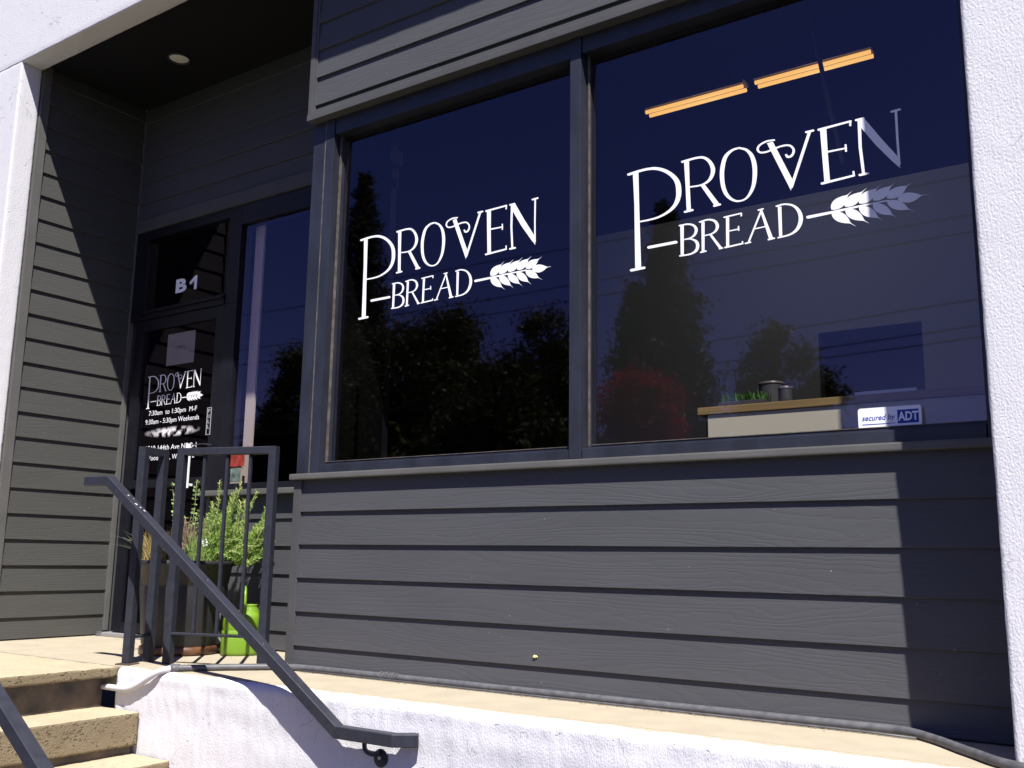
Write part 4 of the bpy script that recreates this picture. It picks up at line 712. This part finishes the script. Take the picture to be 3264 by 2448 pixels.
fin('soil', bm, mat('soil', (0.05, 0.035, 0.025), 0.95, 0.1, bump=(80, 5, 0.8)), pot)

CC = Vector((-4.325, 3.690, 0))
can = empty('watering_can', tuple(CC), 'bright lime green plastic watering can standing between the pot and the siding', 'watering can')
m_green = mat('lime_plastic', (0.155, 0.28, 0.02), 0.35, 0.5)
ra = math.atan2(RD.y, RD.x)
bm = bmesh.new()
R0 = 0.102
lathe(bm, [(R0*.90, 0.0), (R0*.97, 0.006), (R0, 0.02), (R0*.995, 0.088), (R0*.975, 0.095), (R0*.965, 0.098), (R0*.985, 0.103), (R0*.985, 0.128), (R0*.955, 0.132), (R0*.955, 0.136), (R0*.97, 0.141), (R0*.965, 0.195), (R0*.92, 0.212), (R0*.80, 0.226), (R0*.55, 0.234), (0.004, 0.237)],
      CC.x, CC.y, 48, sx=1.0, sy_=0.80, rot=ra, power=3.2)
fin('body', bm, m_green, can, smooth=True)
nk = CC+RD*0.045
bm = bmesh.new(); lathe(bm, [(0.052, 0.205), (0.048, 0.232), (0.038, 0.252), (0.036, 0.262), (0.040, 0.268), (0.034, 0.268), (0.032, 0.235)], nk.x, nk.y, 32, close=False); fin('filler_neck', bm, m_green, can, smooth=True)
bm = bmesh.new(); hs = [CC-VD*0.075+Vector((0, 0, 0.16)), CC-VD*0.082+Vector((0, 0, 0.26)), CC-VD*0.06+Vector((0, 0, 0.335)), CC-VD*0.01+Vector((0, 0, 0.355)), CC+VD*0.05+Vector((0, 0, 0.33)), CC+VD*0.07+Vector((0, 0, 0.26)), CC+VD*0.06+Vector((0, 0, 0.19))]
hs = [h+RD*0.008 for h in hs]; sweep(bm, smooth_path(hs, 7), [(a*1.0, b*.7) for a, b in circ(0.0155, 12)], upv=RD.copy()); fin('handle', bm, m_green, can, smooth=True)
bm = bmesh.new(); sps = [CC-RD*0.085+Vector((0, 0, 0.05)), CC-RD*0.115+Vector((0, 0, 0.10))+VD*.03, CC-RD*0.115+Vector((0, 0, 0.20))+VD*.06, CC-RD*0.10+Vector((0, 0, 0.27))+VD*.10]
sweep(bm, smooth_path(sps, 6), circ(0.009, 10)); fin('spout', bm, mat('dark_spout', (0.06, 0.07, 0.06), 0.4), can, smooth=True)
del sps

def needle_plant(name, label, cat, stems, m_leaf, m_stem, nl, ln, wd, base, spread=0.9, dens=1.0):
    """stems: list of point paths; needles all round each stem"""
    o = empty(name, tuple(base), label, cat); V = []; bm = bmesh.new()
    for P in stems:
        P = smooth_path(P, 5); sweep(bm, P, [(a, b) for a, b in circ(0.0022, 5)])
        seg = np.array([list(p) for p in P]); n = int(nl*dens)
        for i in range(n):
            t = (rng.uniform(0.0, 1))*(len(P)-1); k = min(int(t), len(P)-2); p = seg[k]+(seg[k+1]-seg[k])*(t-k); ax = seg[k+1]-seg[k]; ax /= np.linalg.norm(ax)+1e-9
            r = rng.normal(size=3); r -= ax*r.dot(ax); r /= np.linalg.norm(r)+1e-9
            f = 1-0.45*(t/(len(P)-1)); d = ax*rng.uniform(.45, .95)+r*spread; d /= np.linalg.norm(d); L_ = ln*f*rng.uniform(.7, 1.15)
            s = np.cross(d, rng.normal(size=3)); s /= np.linalg.norm(s)+1e-9; s *= wd/2
            V.append([p-s*.6, p+d*L_*.5-s+ax*.0, p+d*L_+ax*L_*.12, p+d*L_*.5+s])
    fin('stems', bm, m_stem, o, smooth=True); quads('leaves', V, m_leaf, o); return o
m_ros = leaf_mat('rosemary_leaf', (0.34, 0.48, 0.12), 0.4, 0.35); m_rst = mat('rosemary_stem', (0.34, 0.32, 0.15), 0.8)
def at(r, v, z): return PC+RD*r+VD*v+Vector((0, 0, z))
def bush(tips, n, zb=0.48):
    S = []
    for i in range(n):
        T = tips[i % len(tips)]; tip = Vector(T)
        if i >= len(tips):
            k = random.uniform(0.35, 0.93); tip = at(T2[i % len(tips)][0]+random.uniform(-.07, .07), T2[i % len(tips)][1]+random.uniform(-.08, .08), zb+(T.z-zb)*k)
        b = PC+(tip-PC)*random.uniform(.62, .9); b.z = zb; b += Vector((random.uniform(-.03, .03), random.uniform(-.03, .03), 0))
        md = b*.42+tip*.58+(tip-PC)*.06*0+Vector((random.uniform(-.02, .02), random.uniform(-.02, .02), random.uniform(-.02, .02))); S.append([b, md, tip])
    return S
T2 = [(0.155, -0.02), (0.151, 0.05)]; S1 = bush([at(0.152, -.02, 0.955), at(0.12, .04, 0.83)], 24)
needle_plant('rosemary_plant', 'tall rosemary bush in the pot, its left spire against the window sill', 'rosemary', S1, m_ros, m_rst, 170, 0.036, 0.0052, at(.15, 0, .48))
T2 = [(0.275, 0.02), (0.25, -0.03), (.23, .05)]; S2 = bush([at(0.275, .02, 0.955), at(0.27, -.03, 0.80), at(.24, .05, .78)], 28)
needle_plant('rosemary_plant', 'tall rosemary bush in the middle of the pot with a pointed spire', 'rosemary', S2, m_ros, m_rst, 170, 0.036, 0.0052, at(.22, 0, .48))
T2 = [(0.362, 0.0), (0.41, 0.03), (.35, -.04), (.34, .04)]; S3 = bush([at(0.362, 0, 0.90), at(0.425, .03, 0.72), at(.37, -.04, .70), at(.40, .02, .62)], 34)
needle_plant('rosemary_plant', 'rosemary bush spilling over the right rim of the pot', 'rosemary', S3, m_ros, m_rst, 160, 0.036, 0.0052, at(.24, 0, .48))
# low growth of the same green round the rim
S4 = []
for i in range(34):
    r = random.uniform(0.02, .36); v = random.uniform(-.16, .02); z = random.uniform(.52, .66); b = at(r*.6, v*.6, .48); S4.append([b, (b+at(r, v, z))/2+Vector((0, 0, .04)), at(r*1.08, v, z-.015)])
needle_plant('trailing_rosemary', 'low trailing rosemary along the front rim of the pot', 'trailing rosemary', S4, leaf_mat('trailing_leaf', (0.26, 0.42, 0.085), .4, .35), m_rst, 85, 0.032, 0.0048, at(.15, -.05, .48))
# round-leaved herb with long flower stalks
def leafy(name, label, cat, paths, m_leaf, m_stem, step, size, base):
    o = empty(name, tuple(base), label, cat); V = []; bm = bmesh.new()
    for P in paths:
        P = smooth_path(P, 6); sweep(bm, P, circ(0.0016, 5)); seg = np.array([list(p) for p in P])
        cum = np.r_[0, np.cumsum(np.linalg.norm(np.diff(seg, axis=0), axis=1))]; s = 0.02
        while s < cum[-1]:
            k = min(np.searchsorted(cum, s)-1, len(seg)-2); p = seg[k]+(seg[k+1]-seg[k])*((s-cum[k])/(cum[k+1]-cum[k]+1e-9))
            for q in range(4):
                a = rng.uniform(0, 6.28); d = np.array([math.cos(a), math.sin(a), rng.uniform(.1, .8)]); d /= np.linalg.norm(d); sz = size*rng.uniform(.6, 1.2)
                sd = np.cross(d, rng.normal(size=3)); sd /= np.linalg.norm(sd); c = p+d*sz*1.2
                V.append([c-d*sz, c-d*sz*.3-sd*sz*.75, c+d*sz*.5-sd*sz*.6, c+d*sz, c+d*sz*.5+sd*sz*.6, c-d*sz*.3+sd*sz*.75])
            s += step*rng.uniform(.7, 1.3)
    fin('stems', bm, m_stem, o, smooth=True); quads('leaves', V, m_leaf, o, k=6); return o
m_or = leaf_mat('oregano_leaf', (0.28, 0.42, 0.15), .3, .3)
paths = [[at(-.05, 0, .48), at(-.07, 0, .7), at(-.105, .01, .935)], [at(-.02, 0, .48), at(.02, .0, .7), at(.028, .02, .955)], [at(0, -.03, .48), at(.03, -.03, .6), at(.035, -.03, .74)], [at(.04, 0, .48), at(.06, 0, .62), at(.05, 0, .78)],
         [at(-.02, -.05, .48), at(0, -.05, .6), at(-.02, -.05, .74)], [at(.05, -.02, .48), at(.08, -.03, .6), at(.09, -.02, .72)], [at(.03, .04, .48), at(.08, .05, .62), at(.06, .03, .80)]]
leafy('oregano_plant', 'slender oregano stalks with small round leaves rising from the middle of the pot', 'oregano', paths, m_or, m_rst, 0.024, 0.0105, at(0, 0, .48))
# blades: leek-like fans, dry straw, chives
def blades(name, label, cat, n, c, spr, h, wd, m, lean=(0, 0), zb=.48):
    o = empty(name, (c.x, c.y, zb), label, cat); V = []
    for i in range(n):
        p = np.array([c.x, c.y, zb])+np.r_[rng.uniform(-spr, spr, 2), 0]; a = rng.uniform(0, 6.28); hh = h*rng.uniform(.6, 1.1)
        off = RD*(lean[0]*rng.uniform(.5, 1.3)+rng.normal()*h*.22)+VD*(lean[1]*rng.uniform(.5, 1.3)+rng.normal()*h*.22); off = np.array(off)
        d = np.array([math.cos(a), math.sin(a), 0])*wd/2; prev = None
        for k in range(6):
            t = k/5; q = p+off*t**1.6+np.array([0, 0, hh*(t-.25*t*t*(np.linalg.norm(off)/h))]); w = d*(1-t**2.2*.95)
            if prev is not None: V.append([prev[0], prev[1], q+w, q-w])
            prev = (q-w, q+w)
    quads('leaves', V, m, o); return o
blades('leek_plant', 'blue green leek leaves fanning out at the left edge of the pot', 'leek', 13, at(-.15, -.08, .48), .03, .24, .016, leaf_mat('leek_leaf', (0.22, 0.36, 0.24), .25, .15), lean=(-.17, -.03))
blades('leek_plant', 'short blue green leek in front of the oregano stalks', 'leek', 6, at(-.02, -.17, .48), .02, .15, .014, bpy.data.materials['leek_leaf'], lean=(-.02, -.02))
blades('dry_grass_tuft', 'straw coloured dry tuft at the left rim of the pot', 'dry grass', 240, at(-.17, -.10, .48), .06, .20, .0032, leaf_mat('straw', (0.46, 0.36, 0.15), .4, .2), lean=(-.03, -.04))
blades('chive_clump', 'thin upright chives in the front of the pot', 'chives', 150, at(.05, -.15, .48), .05, .19, .003, leaf_mat('chive', (0.30, 0.42, 0.12), .3, .2), lean=(.0, -.03))
blades('seeding_herb', 'brownish seeding flower heads beside the rosemary', 'seeding herb', 130, at(.0, -.06, .56), .05, .19, .004, leaf_mat('seed_head', (0.26, 0.18, 0.14), .35, .1), lean=(.01, 0), zb=.56)
bm = bmesh.new()
for i in range(16):
    c = at(.085+random.uniform(-.02, .02), -.14+random.uniform(-.015, .015), .60+random.uniform(-.02, .02)); bmesh.ops.create_icosphere(bm, subdivisions=1, radius=random.uniform(.003, .007), matrix=Matrix.Translation(c))
tag(fin('white_blossom', bm, mat('petal_white', (.8, .8, .85), .7), None, tuple(at(.085, -.14, .58))), 'small cluster of white blossoms low in the rosemary', 'blossom')
# dead leaves on the floor
m_dl = leaf_mat('dead_leaf', (0.20, 0.13, 0.07), .5, 0)
bm = bmesh.new(); V = []
for i in range(420):
    if i < 90: p = np.array([rng.uniform(-4.6, -4.1), rng.uniform(3.1, 3.3), .003])
    elif i < 340: p = np.array([rng.uniform(-3.5, -0.8), 3.350-abs(rng.normal())*.022, .004])
    else: p = np.array([rng.uniform(-5.8, -4.2), rng.uniform(3.0, 3.9), .003])
    a = rng.uniform(0, 6.28); s = rng.uniform(.002, .007); d = np.array([math.cos(a), math.sin(a), rng.uniform(-.2, .2)])*s; e = np.array([-math.sin(a), math.cos(a), rng.uniform(-.1, .3)])*s*.5
    V.append([p-d, p+e, p+d, p-e])
tag(quads('leaf_litter', V, m_dl), kind='stuff')
# a yellow leaf scrap and brown strand caught on the siding
bm = bmesh.new(); bmesh.ops.create_icosphere(bm, subdivisions=2, radius=0.009, matrix=Matrix.Translation((-2.203, 3.385, 0.151)) @ Matrix.Diagonal((1.3, .4, .6, 1)))
for v in bm.verts: v.co += noise.noise_vector(v.co*200)*.003
tag(fin('yellow_leaf', bm, mat('yellow_scrap', (.75, .62, .25), .8), None, (-2.203, 3.385, .151)), 'tiny yellow leaf scrap stuck low on the dark siding', 'leaf scrap')

# ================================================================ street side, seen mirrored in the panes
m_bark = mat('bark', (0.05, 0.04, 0.03), 0.95, bump=(30, 4, .6))
def crown_pts(kind, n, R, H, zb):
    """leaf positions clumped through the crown's volume"""
    P = []
    if kind == 'fir':
        nb = 110
        for i in range(nb):
            t = (i+.5)/nb; z = zb+H*t; r = R*(1-t)**.85*rng.uniform(.55, 1.12)+.12; a = i*2.399+rng.uniform(-.3, .3); m_ = int(n/nb*(1.6*(1-t)+.3))
            s = rng.uniform(0, 1, m_)**.7; q = np.c_[np.cos(a)*r*s, np.sin(a)*r*s, z-.28*r*s+.25*s*s*r]; q += rng.normal(size=q.shape)*(.10+.16*(1-t)); P.append(q)
    else:
        nc = 46
        for i in range(nc):
            d = rng.normal(size=3); d /= np.linalg.norm(d); rad = rng.uniform(.25, 1)**.5
            if kind == 'poplar': c = d*rad*np.array([R*.85, R*.85, H*.5])
            else: c = d*rad*np.array([R*.8, R*.8, H*.42])
            c[2] += zb+H*.5; rr = rng.uniform(.16, .34)*R; q = rng.normal(size=(int(n/nc), 3))*rr*.62+c; P.append(q)
    return np.concatenate(P)
def tree(name, label, x, y, kind, R, H, zb, n, m_leaf, size, group='trees across the street'):
    o = empty(name, (x, y, -1.05), label, 'tree', group)
    bm = bmesh.new(); prof = [(.035*(H+zb+1)*.45, -1.05), (.03*(H+zb)*.4, zb), (.03, zb+H*.85)]
    lathe(bm, prof, x, y, 10)
    for i in range(9):
        a = i*2.4; z0 = zb+H*(.02+.07*i); L_ = R*(.75-.05*i); sweep(bm, [(x, y, z0), (x+math.cos(a)*L_*.5, y+math.sin(a)*L_*.5, z0+L_*.3), (x+math.cos(a)*L_, y+math.sin(a)*L_, z0+L_*.45)], circ(.045, 5))
    fin('trunk', bm, m_bark, o, smooth=True)
    P = crown_pts(kind, int(n*2.6), R, H, zb)+np.array([x, y, 0]); n = len(P)
    a = rng.normal(size=(n, 3)); a /= np.linalg.norm(a, axis=1)[:, None]; b = np.cross(a, rng.normal(size=(n, 3))); b /= np.linalg.norm(b, axis=1)[:, None]
    s = size*.55*rng.uniform(.5, 1.2, (n, 1)); V = np.stack([P-a*s, P-b*s*.55, P+a*s, P+b*s*.55], 1)
    quads('crown', V, m_leaf, o); return o
mg = leaf_mat('dark_leaf', (0.07, 0.085, 0.025), .35, .2); mg2 = leaf_mat('fir_needles', (0.06, 0.07, 0.03), .3, .12); mr = leaf_mat('plum_leaf', (0.34, 0.006, 0.04), .4, .5)
def mir(V_, r): return V_*r, 2*Yg-V_
for nm, lab, V_, xr, kind, R, ztop, zb, n, m_, s in [
  ('fir_tree', 'tall narrow fir mirrored at the left edge of the left display window', 24, -.957, 'fir', 2.6, 13.9, 1.0, 16000, mg2, .16),
  ('broadleaf_tree', 'broad tree mirrored behind the lettering of the left window', 24, -.855, 'round', 2.7, 9.5, 1.0, 16000, mg, .15),
  ('broadleaf_tree', 'broad tree mirrored low in the middle of the left window', 25, -.775, 'round', 2.2, 9.2, 1.0, 13000, mg, .15),
  ('broadleaf_tree', 'round topped tree mirrored at the right edge of the left window', 23, -.645, 'round', 1.75, 7.9, 1.0, 12000, mg, .13),
  ('broadleaf_tree', 'dense low tree mirrored under the round topped one', 22, -.71, 'round', 1.9, 6.6, .3, 11000, mg, .13),
  ('broadleaf_tree', 'bushy tree mirrored in the lower left corner of the left window', 22, -.99, 'round', 2.4, 8.4, .3, 12000, mg, .14),
  ('conifer_tree', 'tall ragged conifer mirrored in the middle of the right window', 21, -.474, 'fir', 2.35, 9.15, -.2, 15000, mg2, .14),
  ('conifer_tree', 'shorter conifer mirrored close beside the tall ragged one', 22, -.515, 'fir', 1.5, 7.6, -.2, 8000, mg2, .14),
  ('small_tree', 'small tree mirrored behind the shop counter', 21, -.346, 'round', 1.15, 6.15, .4, 6500, mg, .12),
  ('small_tree', 'smallest tree mirrored low at the right of the shop counter', 21, -.305, 'round', .95, 5.1, .4, 4500, mg, .11),
  ('plum_tree', 'dark red leaved plum tree mirrored left of the ragged conifer', 13, -.505, 'round', .72, 4.0, .7, 7000, mr, .07),
  ('broadleaf_tree', 'tree mirrored in the narrow window beside the door', 24, -1.115, 'round', 1.9, 8.8, .5, 11000, mg, .14),
  ('broadleaf_tree', 'lower tree mirrored in the narrow window beside the door', 23, -1.16, 'round', 1.6, 6.6, .2, 9000, mg, .14)]:
    x, y = mir(V_, xr); tree(nm, lab, x, y, kind, R, ztop-zb, zb, n, m_, s)
# hedge in front of the trees
P = np.c_[rng.uniform(-32, -6.5, 26000), -14.6+rng.normal(size=26000)*.8, np.zeros(26000)]
P[:, 2] = -1.0+rng.uniform(0, 1, 26000)**.8*(3.9+1.0*np.sin(P[:, 0]*1.3)+.5*np.sin(P[:, 0]*3.1)); n = len(P)
a = rng.normal(size=(n, 3)); a /= np.linalg.norm(a, axis=1)[:, None]; b = np.cross(a, rng.normal(size=(n, 3))); b /= np.linalg.norm(b, axis=1)[:, None]; s = .15*rng.uniform(.5, 1.2, (n, 1))
tag(quads('hedge', np.stack([P-a*s, P-b*s*.6, P+a*s, P+b*s*.6], 1), mg), 'dense hedge along the far side of the street', 'hedge')
# overhead lines and their poles
YW = 2*Yg-17.0
for i, (za, zb_) in enumerate(((.318, .322), (.246, .276), (.222, .252), (.214, .236), (.395, .372), (.352, .350))):
    xs_ = np.linspace(-40, 12, 40); pts = []
    for x in xs_:
        r = -x/17.0; t = (.42-(-x/17.0))/.27; z = (za+(zb_-za)*t)*17.0+.53
        z = ((za+(zb_-za)*max(-4, min(t, 1.6)))*17.0+.53) if False else ((za*17+.53)+((zb_-za)*17)*((x+7.1)/4.6)*.25) - .35*math.sin(math.pi*(x+40)/52)
        pts.append((x, YW-.15*i, z+.3))
    bm = bmesh.new(); sweep(bm, pts, circ(.011, 5))
    tag(fin('overhead_line', bm, m_metal_d, None, pts[0]), ['lowest but two', 'second lowest', 'third lowest', 'lowest', 'topmost', 'second highest'][i]+' overhead line above the street', 'overhead line', 'overhead lines above the street')
for x, lab in ((-40.2, 'wooden utility pole at the far left end of the overhead lines'), (12.3, 'wooden utility pole at the right end of the overhead lines')):
    bm = bmesh.new(); lathe(bm, [(.16, -1.05), (.11, 8.6)], x, YW-.3, 12); up_ = empty('utility_pole', (x, YW-.3, -1.05), lab, 'utility pole', 'utility poles'); fin('pole', bm, m_bark, up_, smooth=True)
    box('crossarm', x-.06, x+.06, YW-1.3, YW+.7, 7.4, 7.55, m_bark, up_)
